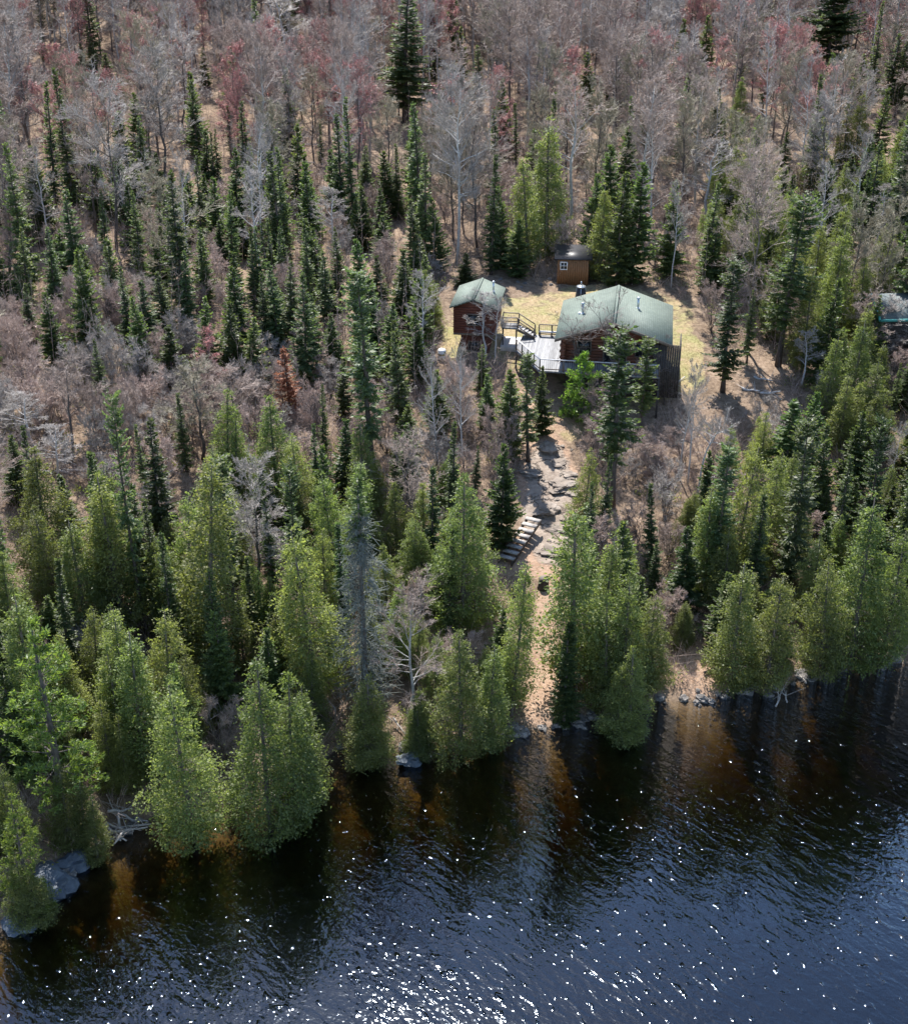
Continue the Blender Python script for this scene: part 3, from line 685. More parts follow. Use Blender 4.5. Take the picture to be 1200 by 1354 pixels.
TRACED = '''
S 52 40 48 12|S 105 57 52 22|S 117 33 68 16|F 139 70 45 30|S 253 105 112 30|F 267 63 52 22|S 180 152 108 24|S 302 138 70 12|S 284 170 95 18|S 276 174 92 13
S 224 225 205 48|S 87 248 150 42|S 175 252 120 28|S 8 188 210 52|S 348 295 100 20|S 356 288 105 20|S 364 300 100 20|S 373 292 100 22|S 328 300 130 24
F 101 330 145 58|S 30 375 90 32|F 142 315 105 52|S 208 360 100 46|S 190 370 110 50|F 222 430 86 58|F 308 352 125 46|S 335 300 128 36|S 362 345 125 44|S 397 360 155 50
S 125 448 92 26|T 151 522 315 42|S 183 560 110 22|S 197 555 200 54|S 236 518 105 24|C 247 600 345 92|C 288 508 150 72|C 357 522 150 88|O 377 458 92 42
C 38 592 170 100|C 130 615 190 82|C 60 660 150 72|C 92 680 150 72|C 135 622 205 92|C 15 770 205 95|P 38 822 265 150|C 165 825 200 88|C 233 893 220 108|C 338 868 232 128|C 400 900 155 62
S 325 735 115 15|C 410 690 235 104|P 8 1050 160 84|C 75 1010 110 70|C 115 1050 85 44|C 20 1130 90 80
D 471 628 318 96|C 485 885 115 96|C 543 670 115 78|C 510 720 112 62|C 612 620 215 114|C 610 832 165 104|C 648 845 140 64|C 560 905 85 60|C 680 745 200 56|F 752 822 136 40|C 768 650 255 95|C 835 745 185 94|C 840 852 118 88|C 800 700 190 70|C 860 780 140 70
F 915 698 112 64|S 867 720 80 26|C 985 730 178 78|C 1030 765 152 78|C 1110 730 168 76|C 1160 655 230 96|C 1195 700 180 80|T 1073 552 236 62|C 905 795 62 46|C 983 590 200 84|C 945 640 150 60
T 972 346 172 58|S 997 383 100 22|Y 1055 258 226 80|Y 823 435 235 72|Y 855 450 130 40|C 1115 290 170 56|C 1140 420 140 56|C 1090 285 130 44|F 1050 530 115 84|F 1077 520 105 56|F 1095 560 130 50|F 1140 545 112 58|F 1095 645 62 34|F 1130 630 76 46|F 1180 640 82 52|S 1190 480 72 18|C 1165 470 110 50|G 1178 410 72 74|G 1204 412 66 70|M 1150 395 90 60|H 1190 440 40 54
K 1112 -60 160 112|F 935 20 88 34|C 982 100 70 34|F 1040 175 62 28|C 1143 120 116 52|S 1185 43 110 32|S 1199 47 108 26|F 845 215 160 56|F 822 228 150 50|F 945 293 98 44|C 800 240 130 46
S 533 -14 180 74|F 610 35 78 28|S 633 60 88 24|S 461 127 182 30|S 422 163 56 13|S 481 192 92 26|S 525 190 100 22|F 512 200 90 34|S 547 262 112 34|C 728 150 188 72|C 703 205 148 50|S 684 135 92 12|F 685 290 76 46|F 575 262 102 44|F 505 285 62 42|F 778 70 82 28|F 785 230 122 48|F 405 215 122 44|F 615 335 45 36
S 60 300 130 32|S 120 392 82 28|F 270 392 108 44|F 300 398 108 50|S 345 358 112 30|S 381 342 122 34|F 330 420 90 46|S 415 388 104 30|F 60 388 104 46|S 265 300 112 28|S 160 350 122 34|F 178 392 112 48|S 238 330 120 30|S 425 330 110 30|S 300 250 110 26|S 130 250 100 24|S 20 300 120 34|S 445 300 100 28
S 118 600 172 28|S 172 640 162 30|T 290 600 232 42|S 352 640 152 28|S 448 690 172 28|T 385 618 204 46|S 570 620 152 30|S 520 570 112 24|S 30 560 132 28|S 592 700 142 28|S 870 640 122 28|S 800 600 132 26|T 960 590 204 50|S 1010 650 162 32|S 1120 600 152 30|S 1045 700 92 24|T 1170 560 192 52|F 1164 392 96 48|C 1148 398 104 46|S 215 700 190 30|S 70 740 170 30|S 415 560 110 24
T 485 357 266 64|S 528 437 126 40|F 452 470 86 34|S 424 505 106 15|F 438 415 72 38|F 538 535 66 44|F 638 455 66 30|F 646 495 72 36|F 673 490 116 48|T 702 468 142 34|F 720 485 90 38|Q 772 470 84 74|S 629 590 66 15|F 663 590 132 60|F 425 590 120 54|C 395 570 130 62|C 440 620 150 64|C 300 625 130 60|F 535 560 90 46
E 545 790 192 96|A 603 112 236 92|B 908 500 132 40|B 922 495 146 40|W 930 545 120 60|B 1167 570 62 24|B 1190 567 92 30|B 1067 440 72 44|B 945 190 112 84|B 897 250 130 36|B 1168 245 100 50|B 443 250 96 52|B 580 480 142 46|B 613 470 142 46|B 560 365 120 50|B 640 392 86 52|B 655 400 82 46|B 165 0 92 64|B 370 0 104 74|B 37 520 78 64|B 72 560 80 54|B 1040 -8 132 64|B 52 200 136 48
M 545 592 112 96|G 330 640 152 90|G 1095 150 122 78|G 378 95 130 58|G 880 30 90 70|G 292 -12 122 46|X 775 412 104 100|X 834 396 132 110|X 884 455 80 62
R 75 128 80 50|R 395 62 95 60|R 425 55 90 50|R 655 160 70 44|R 690 15 80 50|R 872 95 90 56|R 895 80 80 50|R 985 8 90 50|R 822 15 90 50|R 1160 25 80 44|R 300 140 70 44|R 130 128 80 50|R 595 115 80 60|R 445 120 80 50|R 275 445 80 40|R 230 60 70 50|R 960 60 80 44|R 1100 95 80 60
'''
for grp in TRACED.replace('\n', '|').split('|'):
    if grp.strip():
        k, *v = grp.split(); trace(k, *[float(a) for a in v])


# ------------------------------------------------------------------ trees between the traced ones
PROTECT = [((590, 364, 672, 470), 470), ((668, 385, 905, 505), 512), ((728, 328, 778, 374), 374), ((655, 560, 750, 770), 700), ((698, 770, 740, 965), 800), ((903, 850, 965, 925), 880), ((892, 385, 950, 530), 480), ((985, 450, 1040, 525), 520), ((845, 500, 905, 560), 545)]
CLEAR_PX = [(575, 400), (600, 368), (660, 362), (725, 372), (780, 376), (800, 372), (880, 392), (935, 405), (940, 470), (1010, 470), (1035, 520), (960, 540), (905, 545), (850, 560), (770, 575), (770, 640), (762, 720),
            (742, 800), (745, 960), (690, 970), (695, 850), (705, 770), (660, 760), (650, 735), (690, 640), (670, 560), (680, 480), (620, 475), (575, 480)]
CLEAR = world_poly(CLEAR_PX)
MIXED = [(760, 530), (940, 540), (965, 690), (900, 730), (775, 730)]
MIXED2 = [(540, 470), (680, 480), (690, 600), (650, 660), (560, 650)]
BRUSH = [(-40, 430), (120, 420), (250, 470), (430, 500), (560, 540), (560, 610), (400, 640), (250, 650), (-40, 660)]
placed = [(t['P'][0], t['P'][1], .5 * t['W']) for t in TREES]
COUNT = {}
for t in TREES: COUNT[NAMES[t['kind']][0]] = COUNT.get(NAMES[t['kind']][0], 0) + 1
FILL = {'S': (8, 16, 1.5, 2.8), 'F': (4, 10, 2.0, 3.8), 'C': (4, 10, 1.6, 4.4), 'E': (12, 17, 4.2, 6.4), 'D': (11, 16, 3.0, 4.2), 'M': (10, 15, 4.8, 7.4), 'G': (9, 14, 5, 7.4), 'L': (9, 13, 4.2, 6.4), 'R': (9, 13, 3.6, 5.6), 'B': (10, 15, 3, 4.8), 'H': (2.2, 4.4, 2.6, 4.2), 'T': (13, 18, 2.5, 3.2)}
ZONES = {
    'cedar': 'CCCCCCCCFFFSSSSTHH', 'mix': 'HHHHLLMMFFB', 'brush': 'HHHHHHHHHMMMLES', 'midleft': 'FFFFFSSMMEEGHHLLB', 'right': 'FFFFSSSCCCMMLLEEHHB', 'far': 'EEEEEEEMMMMMMGGGGGLLLLRRRRBBBFS', 'back': 'FSMMMEELLLLHH', 'top': 'EEEEEEEMMMMMMGGGGLLRRRRBBSS',
}
def zone_of(px, py, d):
    if poly_in(np.array([px]), np.array([py]), MIXED)[0] or poly_in(np.array([px]), np.array([py]), MIXED2)[0]: return 'mix'
    if poly_in(np.array([px]), np.array([py]), BRUSH)[0]: return 'brush'
    if d < 20: return 'cedar'
    if py > 250 and px > 930: return 'right'
    if 560 < px <= 930 and 210 < py < 372: return 'back'
    if py > 255 and px <= 560: return 'midleft'
    if py > 370: return 'right' if px > 600 else 'cedar'
    return 'far' if py > 90 else 'top'

HB = np.array([[t['top'][0], t['top'][1], proj(t['P'])[1], max(t['W'] * FOC / depth(t['P']) , 14), .78 if (t['kind'] in 'KADO' or t['H'] > 16) else .5 if t['kind'] in 'SFT' else .36] for t in TREES if t['traced'] and t['kind'] not in 'HMR'])
def fill(n_try, scale_r=1.0, allow=None):
    global placed
    arr = np.zeros((3000, 3)); n = len(placed); arr[:n] = placed
    for _ in range(n_try):
        y = 45 + 270 * (random.random() ** .8); x = random.uniform(-1, 1) * (.345 * (y + 22) + 3)
        d = float(shore_d(x, y))
        if d < 2.2: continue
        if poly_in(np.array([x]), np.array([y]), CLEAR)[0]: continue
        P = np.array([x, y, float(terrain(x, y))]); px, py = proj(P)
        z = zone_of(px, py, d); k = random.choice(ZONES[z])
        if allow and k not in allow: continue
        nm = NAMES[k][0]
        if COUNT.get(nm, 0) >= 297: continue
        h0, h1, w0, w1 = FILL[k]; f = random.random(); H = h0 + (h1 - h0) * f; W = w0 + (w1 - w0) * (.6 * f + .4 * random.random())
        if z == 'brush' and k in 'MLBE': H *= .55; W *= .75
        if z == 'cedar' and k in 'MB': H *= .7; W *= .8
        r = W * .5
        dd = np.hypot(arr[:n, 0] - x, arr[:n, 1] - y)
        need = (arr[:n, 2] + r) * (.62 if k in 'MGLRBHE' else .56 if z in ('cedar', 'right') else .62 if z == 'midleft' else .72) * scale_r
        if (dd < need).any(): continue
        tx, ty = proj(P + np.array([0, 0, H])); hw = W * FOC / depth(P) * .5
        bad = py < -170 or ty > 1354
        for (a, b, c, e), ybase in PROTECT:
            if py > ybase - 40 and tx + hw > a and tx - hw < c and ty < e and py > b and py > ybase - 10: bad = True
        if not bad:            # do not grow across the trees one can pick out
            m_ = (HB[:, 0] - tx) ** 2 < (HB[:, 3] * .35 + hw * .75) ** 2
            m_ &= (HB[:, 2] < py) & (ty < HB[:, 1] + HB[:, 4] * (HB[:, 2] - HB[:, 1])) & (py > HB[:, 1])
            bad = m_.any()
        if px < -60 or px > 1260 or bad: continue
        arr[n] = (x, y, r); n += 1
        t = plant(k, P, H, W); COUNT[nm] = COUNT.get(nm, 0) + 1
        if n >= 2900: break
    placed = [tuple(v) for v in arr[:n]]
fill(16000)
fill(10000, .8, 'MGLEB')
fill(9000, .7, 'MHLSCER')

# ------------------------------------------------------------------ undergrowth: one mass nobody could count
def undergrowth():
    r = np.random.default_rng(5); n = 8000
    y = 44 + 250 * r.random(n) ** .9; x = r.uniform(-1, 1, n) * (.345 * (y + 22) + 3)
    d = shore_d(x, y); keep = (d > 1.2) & ~poly_in(x, y, CLEAR)
    x, y = x[keep], y[keep]; n = len(x); z = terrain(x, y)
    m = 16; hh = r.uniform(.5, 2.0, n)
    P = np.repeat(np.stack([x, y, z], 1), m, 0) + np.c_[r.normal(size=(n * m, 2)) * .35, np.zeros(n * m)]
    D = np.c_[r.normal(size=(n * m, 2)) * .55, np.ones(n * m)] * np.repeat(hh, m)[:, None] * r.uniform(.5, 1.1, (n * m, 1))
    b = MB().prisms(P, P + D, .010, .004)
    for _ in range(3):
        f = r.uniform(.3, 1, (n * m, 1)); S = P + D * f
        b.prisms(S, S + (D * .35 + r.normal(size=D.shape) * .22), .006, .003)
    n = 3400; y = 95 + 215 * r.random(n); x = r.uniform(-1, 1, n) * (.345 * (y + 22) + 3); keep = ~poly_in(x, y, CLEAR) & (shore_d(x, y) > 30); x, y = x[keep], y[keep]; n = len(x)
    P = np.stack([x, y, terrain(x, y) - .1], 1); hh = r.uniform(2.5, 7, n)[:, None]; T = np.c_[r.normal(size=(n, 2)) * .07, np.ones(n)] * hh
    b.prisms(P, P + T, .022, .007)
    for _ in range(9):
        f = r.uniform(.35, 1, (n, 1)); S = P + T * f; D = np.c_[r.normal(size=(n, 2)) * .5, np.abs(r.normal(size=n)) * .7 + .2] * r.uniform(.4, 1.1, (n, 1)); b.prisms(S, S + D, .009, .004)
        b.prisms(S + D * .6, S + D * .6 + D * .4 + rv(n, r) * .25, .006, .003)
    tag(b.obj('undergrowth', M['twig_pink']), 'low bare brown brush between the trees', 'undergrowth', kind='stuff')
    # low evergreen seedlings near the shore
    n = 1100; y = 46 + 75 * r.random(n); x = r.uniform(-1, 1, n) * (.345 * (y + 22) + 2); d = shore_d(x, y); keep = (d > .6) & ~poly_in(x, y, CLEAR); x, y = x[keep], y[keep]; n = len(x)
    m = 46; s = np.repeat(r.uniform(.25, .75, n), m)[:, None]
    P = np.repeat(np.stack([x, y, terrain(x, y) + .1], 1), m, 0) + np.abs(rv(n * m, r)) * np.array([0, 0, .8]) * s + rv(n * m, r) * np.array([.6, .6, 0]) * s
    V, Q = leaf_quads(P, rv(n * m, r) + np.array([0, 0, .8]), rv(n * m, r), r.uniform(.12, .28, n * m), r.uniform(.06, .13, n * m))
    tag(MB().add(V, Q).obj('ground_cover', M['cedar']), 'low evergreen seedlings under the shore trees', 'ground cover', kind='stuff')
    # dry grass in the clearing
    n = 26000; x = r.uniform(-2, 24, n); y = r.uniform(88, 122, n); keep = poly_in(x, y, GRASS) | poly_in(x, y, GRASS2) | poly_in(x, y, GRASS3) | (poly_in(x, y, LAWN) & (r.random(n) < .25))
    x, y = x[keep], y[keep]; n = len(x); P = np.stack([x, y, terrain(x, y) - .01], 1)
    V, Q = leaf_quads(P, np.c_[r.normal(size=(n, 2)) * .5, np.ones(n)], rv(n, r), r.uniform(.06, .2, n), r.uniform(.015, .035, n))
    tag(MB().add(V, Q).obj('grass', M['drygrass']), 'short dry yellow grass in the cabin clearing', 'grass', kind='stuff')
M['drygrass'] = leaf_mat('dry_grass', (.20, .17, .085), (.38, .33, .19), (1.2, 1.2, 1), .3, ov=0, hue=0)
undergrowth()

# ------------------------------------------------------------------ buildings
def local(root_xy, th):
    c, s = math.cos(th), math.sin(th)
    def f(p):
        d = np.asarray(p, float)[:2] - np.asarray(root_xy); return np.array([d[0] * c + d[1] * s, -d[0] * s + d[1] * c])
    return f

def log_wall(b, p, q, z0, z1, dia=.25, over=.35, off=0.):
    p = np.array(p, float); q = np.array(q, float); d = (q - p) / np.linalg.norm(q - p); z = z0 + dia * .5 + off; k = 0
    while z < z1:
        e = over * (1.0 if k % 2 else .8)
        b.tube([[*(p - d * e), z], [*(q + d * e), z]], dia * .53, 8); z += dia; k += 1

def roof_slabs(b, W, D, z0, zr, th=.13):
    for u0, u1 in ((0, W / 2), (W, W / 2)):
        B = [(u0, 0, z0 - th), (u1, 0, zr - th), (u1, D, zr - th), (u0, D, z0 - th)]
        T = [(u0, 0, z0), (u1, 0, zr), (u1, D, zr), (u0, D, z0)]
        if u0 > u1: B = B[::-1]; T = T[::-1]
        b.hexa(np.array(B, float), np.array(T, float))

def roof_point(px, py, f, W, z0, zr):
    lo, hi = z0, zr + .2
    best = None
    for z in np.linspace(z0, zr, 60):
        P = at(px, py, z); u, v = f(P); zz = z0 + (zr - z0) * (1 - abs(u - W / 2) / (W / 2))
        if best is None or abs(zz - z) < best[0]: best = (abs(zz - z), u, v, zz)
    return best[1:]

def vent(root, u, v, z, h=.75, r=.1):
    b = MB(); b.tube([[u, v, z - .15], [u, v, z + h]], r, 10); o = b.obj('vent_pipe', M['metal'], root, True)
    MB().tube([[u, v, z + h - .02], [u, v, z + h + .06], [u, v, z + h + .12]], [r * 1.5, r * 1.5, .02], 10).obj('cap', M['metal'], o)
    MB().tube([[u, v, z - .12], [u, v, z + .05]], [r * 2.4, r * 1.2], 8).obj('flashing', M['white'], o)

def window(root, u0, u1, z0, z1, v, fm='white', bars=(1, 1)):
    """a framed window let into a wall that faces -v"""
    b = MB(); t = .08
    b.box(((u0 + u1) / 2, v - .03, z1 + t / 2), (u1 - u0 + 2 * t, .09, t)); b.box(((u0 + u1) / 2, v - .03, z0 - t / 2), (u1 - u0 + 2 * t, .09, t))
    b.box((u0 - t / 2, v - .03, (z0 + z1) / 2), (t, .09, z1 - z0)); b.box((u1 + t / 2, v - .03, (z0 + z1) / 2), (t, .09, z1 - z0))
    for k in range(1, bars[0] + 1): b.box((u0 + (u1 - u0) * k / (bars[0] + 1), v - .025, (z0 + z1) / 2), (.04, .05, z1 - z0))
    for k in range(1, bars[1] + 1): b.box(((u0 + u1) / 2, v - .022, z0 + (z1 - z0) * k / (bars[1] + 1)), (u1 - u0, .04, .04))
    f = b.obj('window', M[fm], root)
    MB().box(((u0 + u1) / 2, v - .005, (z0 + z1) / 2), (u1 - u0, .03, z1 - z0)).obj('pane', M['glass'], f)

# -- the log cabin
CO = (7.82, 99.77); CT = math.radians(-8.3); cf = local(CO, CT)
DZ = 9.9; EZ = 12.2; RZ = 13.75; CW = 9.08; CD = 9.1
def build_cabin():
    root = empty('log_cabin', (*CO, 0), CT, 'large red-brown log cabin with green shingle gable roof beside the grey deck', 'cabin')
    b = MB(); roof_slabs(b, CW, CD, EZ, RZ); rf = b.obj('roof', M['roof'], root)
    b = MB()
    for sgn, u0 in ((1, 0), (-1, CW)):       # barge boards along the gable edges
        for v in (-.06, CD + .02):
            B = np.array([(u0, v, EZ - .24), (CW / 2, v, RZ - .24), (CW / 2, v + .045, RZ - .24), (u0, v + .045, EZ - .24)], float); T = B + np.array([0, 0, .225])
            if sgn < 0: B = B[::-1]; T = T[::-1]
            b.hexa(B, T)
    b.obj('barge_board', M['rail'], rf)
    b = MB(); b.hexa(np.array([(CW / 2 - .16, -.02, RZ - .045), (CW / 2 + .16, -.02, RZ - .045), (CW / 2 + .16, CD + .02, RZ - .045), (CW / 2 - .16, CD + .02, RZ - .045)], float),
                     np.array([(CW / 2 - .02, -.02, RZ + .03), (CW / 2 + .02, -.02, RZ + .03), (CW / 2 + .02, CD + .02, RZ + .03), (CW / 2 - .02, CD + .02, RZ + .03)], float)); b.obj('ridge_cap', M['roof'], rf)
    u0, u1, v0, v1 = .7, 8.4, 1.15, 8.45
    for a, c, off in (((u0, v0), (u1, v0), 0), ((u0, v1), (u1, v1), 0), ((u0, v0), (u0, v1), .125), ((u1, v0), (u1, v1), .125)):
        b = MB(); log_wall(b, a, c, DZ + .01, EZ - .05 if off == 0 else EZ - .2, off=off); b.obj('log_wall', M['log'], root, True)
    for v in (v0, v1 - .12):
        b = MB(); zz = EZ - .05
        V = np.array([(u0, v, zz), (u1, v, zz), (CW / 2, v, RZ - .3), (u0, v + .12, zz), (u1, v + .12, zz), (CW / 2, v + .12, RZ - .3)], float)
        b.add(V, [(0, 3, 4, 1), (1, 4, 5, 2), (2, 5, 3, 0)], [(0, 1, 2), (3, 5, 4)]); b.obj('gable', M['siding'], root)
    MB().box(((u0 + u1) / 2, (v0 + v1) / 2 + .1, 8.4), (u1 - u0 - .3, v1 - v0 - .3, 2.96)).obj('foundation', M['dark_wood'], root)
    window(root, 1.75, 2.75, 10.75, 11.75, v0 - .16, 'rail')
    window(root, 6.3, 7.3, 10.75, 11.75, v0 - .16, 'rail')
    b = MB(); b.box((4.7, v0 - .2, DZ + 1.05), (1.9, .1, 2.1)); dr = b.obj('door', M['rail'], root)
    MB().box((4.26, v0 - .262, DZ + 1.05), (.78, .03, 1.85)).obj('pane', M['glass'], dr); MB().box((5.14, v0 - .262, DZ + 1.05), (.78, .03, 1.85)).obj('pane', M['glass'], dr)
    MB().box((4.7, v0 - .30, DZ + 1.0), (.05, .05, .3)).obj('handle', M['metal'], dr)
    # dark boarded lean-to at the right-hand corner
    b = MB(); n = 12
    for k in range(n):
        w = 2.05 / n; b.box((7.72 + w * (k + .5), .62, 9.75), (w - .012, .07 + .012 * (k % 2), 4.4))
    b.box((9.74, 2.0, 9.75), (.08, 2.6, 4.4)); b.obj('lean_to', M['dark_wood'], root)
    for px, py, h in ((770, 414, .8), (843, 407, .8)):
        u, v, z = roof_point(px, py, cf, CW, EZ, RZ); vent(root, u, v, z, h)
    u, v, z = roof_point(766, 415, cf, CW, EZ, RZ); MB().tube([[u, v, z - .05], [u, v, z + .14]], [.13, .1], 8).obj('roof_vent', M['white'], root)
build_cabin()

# -- the deck
def deck():
    root = empty('wooden_deck', (*CO, 0), CT, 'weathered grey wooden deck with railing wrapping the log cabin, stairs up to a landing', 'deck')
    L = lambda px, py, z: cf(at(px, py, z))
    A = L(681, 463, DZ); B = L(712, 490, DZ); C = L(872, 499, DZ); A2 = L(690, 448, DZ); E_ = L(740, 444, DZ)
    B[1] = C[1] = (B[1] + C[1]) / 2
    pts = [A, B, C, np.array([C[0], .98]), np.array([.44, .98]), np.array([.44, E_[1]]), np.array([A2[0], E_[1]])]
    b = MB(); n = len(pts)
    bot = np.array([[*p, DZ - .12] for p in pts]); top = np.array([[*p, DZ] for p in pts])
    me = bpy.data.meshes.new('deck_floor'); bm = bmesh.new()
    vb = [bm.verts.new(p) for p in bot]; vt = [bm.verts.new(p) for p in top]
    bm.faces.new(vt); bm.faces.new(vb[::-1])
    for i in range(n): bm.faces.new((vb[i], vb[(i + 1) % n], vt[(i + 1) % n], vt[i]))
    bm.normal_update(); bm.to_mesh(me); bm.free(); me.materials.append(M['boards']); link('deck_floor', me, root)
    def beam(p, q, sec, mat, name):
        p = np.array(p, float); q = np.array(q, float); d = q - p; ln = np.linalg.norm(d); d /= ln
        s = np.cross(d, [0, 0, 1.]); s /= np.linalg.norm(s); t = np.cross(s, d); w, h = sec
        R_ = np.array([s, t]); c4 = [(-w / 2, -h / 2), (w / 2, -h / 2), (w / 2, h / 2), (-w / 2, h / 2)]
        Bv = np.array([p + s * a + t * c for a, c in c4]); Tv = np.array([q + s * a + t * c for a, c in c4])
        return MB().hexa(Bv, Tv).obj(name, mat, root)
    def railing(p, q, n, zp, zq=None, mat='rail_pale', first=True, last=True, H=.92, bal=True):
        zq = zp if zq is None else zq; p3 = np.array([*p, zp]); q3 = np.array([*q, zq]); up = np.array([0, 0, 1.])
        beam(p3 + up * (H + .03), q3 + up * (H + .03), (.12, .055), M[mat], 'top_rail')
        beam(p3 + up * .14, q3 + up * .14, (.05, .07), M['rail'], 'bottom_rail')
        for k in range(n + 1):
            if (k == 0 and not first) or (k == n and not last): continue
            c = p3 + (q3 - p3) * k / n; MB().box((c[0], c[1], c[2] + H / 2), (.1, .1, H - .01)).obj('rail_post', M['rail'], root)
        if bal:
            b = MB(); m = max(4, int(np.linalg.norm(q3 - p3) / .16))
            for k in range(1, m):
                c = p3 + (q3 - p3) * k / m; b.box((c[0], c[1], c[2] + .17 + (H - .17) / 2), (.016, .016, H - .19))
            b.obj('baluster', M[mat], root)
    ins = np.array([.07, .07])
    A_, B_, C_ = A + ins, B + ins * [1, 1], C + np.array([-.07, .07])
    railing(A_, B_, 4, DZ); railing(B_, C_, 5, DZ, first=False)
    railing(np.array([L(711, 448, DZ)[0], E_[1] - .08]), np.array([.36, E_[1] - .08]), 2, DZ, mat='rail')
    for p in (A_, B_, (A_ + B_) / 2, B_ + (C_ - B_) * .33, B_ + (C_ - B_) * .66, C_):
        MB().box((p[0], p[1], (DZ - .13 + 5.5) / 2), (.15, .15, DZ - .13 - 5.5)).obj('support_post', M['dark_wood'], root)
    b = MB(); v = E_[1] - .32                       # bench along the back rail
    u0 = L(709, 448, DZ)[0] + .15; b.box(((u0 + .3) / 2, v, DZ + .42), (.3 - u0, .34, .05)).obj('bench_seat', M['rail_pale'], root)
    for u in (u0 + .1, (u0 + .3) / 2, .2): MB().box((u, v, DZ + .2), (.08, .28, .39)).obj('bench_leg', M['rail'], root)
    # landing and stairs toward the small cabin
    LZ = 10.78; g = L(684, 434, LZ); lv0 = g[1]; lv1 = lv0 + 1.25; lu1 = g[0]; lu0 = lu1 - 1.32
    MB().box(((lu0 + lu1) / 2, (lv0 + lv1) / 2, LZ - .06), (lu1 - lu0, lv1 - lv0, .12)).obj('landing', M['boards'], root)
    railing(np.array([lu0, lv0 + .05]), np.array([lu1, lv0 + .05]), 1, LZ, mat='rail', H=.85); railing(np.array([lu0, lv1 - .05]), np.array([lu1, lv1 - .05]), 1, LZ, mat='rail', H=.85)
    su = lu1 + 1.35; 
    for k in range(5):
        z = LZ - (LZ - DZ) * (k + 1) / 6; u = lu1 + (su - lu1) * (k + .5) / 5
        MB().box((u, lv0 + .55, z - .02), (.27, 1.0, .05)).obj('tread', M['rail_pale'], root)
    for v in (lv0 + .03, lv0 + 1.08): beam((lu1, v, LZ - .15), (su + .1, v, DZ + .06), (.05, .22), M['rail'], 'stringer')
    railing(np.array([lu1, lv0 + .0]), np.array([su, lv0 + .0]), 1, LZ, DZ + .02, mat='rail', first=False, H=.85); railing(np.array([lu1, lv0 + 1.12]), np.array([su, lv0 + 1.12]), 1, LZ, DZ + .02, mat='rail', first=False, H=.85, bal=False)
    for u in (lu0 + .1, lu1 - .1):
        MB().box((u, lv0 + .12, (LZ - .13 + 8) / 2), (.12, .12, LZ - .13 - 8)).obj('support_post', M['dark_wood'], root)
def boards():
    m, nt, out = material('deck_boards'); L = nt.links; tc = N(nt, 'ShaderNodeTexCoord'); sx = N(nt, 'ShaderNodeSeparateXYZ'); L.new(tc.outputs['Object'], sx.inputs[0])
    w = N(nt, 'ShaderNodeMath', operation='MULTIPLY'); L.new(sx.outputs[0], w.inputs[0]); w.inputs[1].default_value = 1 / .145
    fr = N(nt, 'ShaderNodeMath', operation='FRACT'); L.new(w.outputs[0], fr.inputs[0]); fl = N(nt, 'ShaderNodeMath', operation='FLOOR'); L.new(w.outputs[0], fl.inputs[0])
    wn = N(nt, 'ShaderNodeTexWhiteNoise', noise_dimensions='1D'); L.new(fl.outputs[0], wn.inputs['W'])
    c1 = ramp(nt, wn.outputs['Value'], [(0, (.14, .143, .15)), (1, (.27, .273, .28))])
    mp = N(nt, 'ShaderNodeMapping'); mp.inputs['Scale'].default_value = (7, .5, 7); L.new(tc.outputs['Object'], mp.inputs[0])
    nz = N(nt, 'ShaderNodeTexNoise', i_Scale=2.0, i_Detail=6); L.new(mp.outputs[0], nz.inputs['Vector']); c2 = ramp(nt, nz.outputs['Fac'], [(.3, (.7, .7, .7)), (.65, (1.1, 1.1, 1.1))])
    c = mixc(nt, 1.0, c1, c2, 'MULTIPLY'); gap = N(nt, 'ShaderNodeMath', operation='LESS_THAN'); L.new(fr.outputs[0], gap.inputs[0]); gap.inputs[1].default_value = .06
    c = mixc(nt, gap.outputs[0], c, (.05, .05, .05)); p = N(nt, 'ShaderNodeBsdfPrincipled', i_Roughness=.65); L.new(c, p.inputs['Base Color']); L.new(p.outputs[0], out.inputs[0]); return m
M['boards'] = boards()
deck()

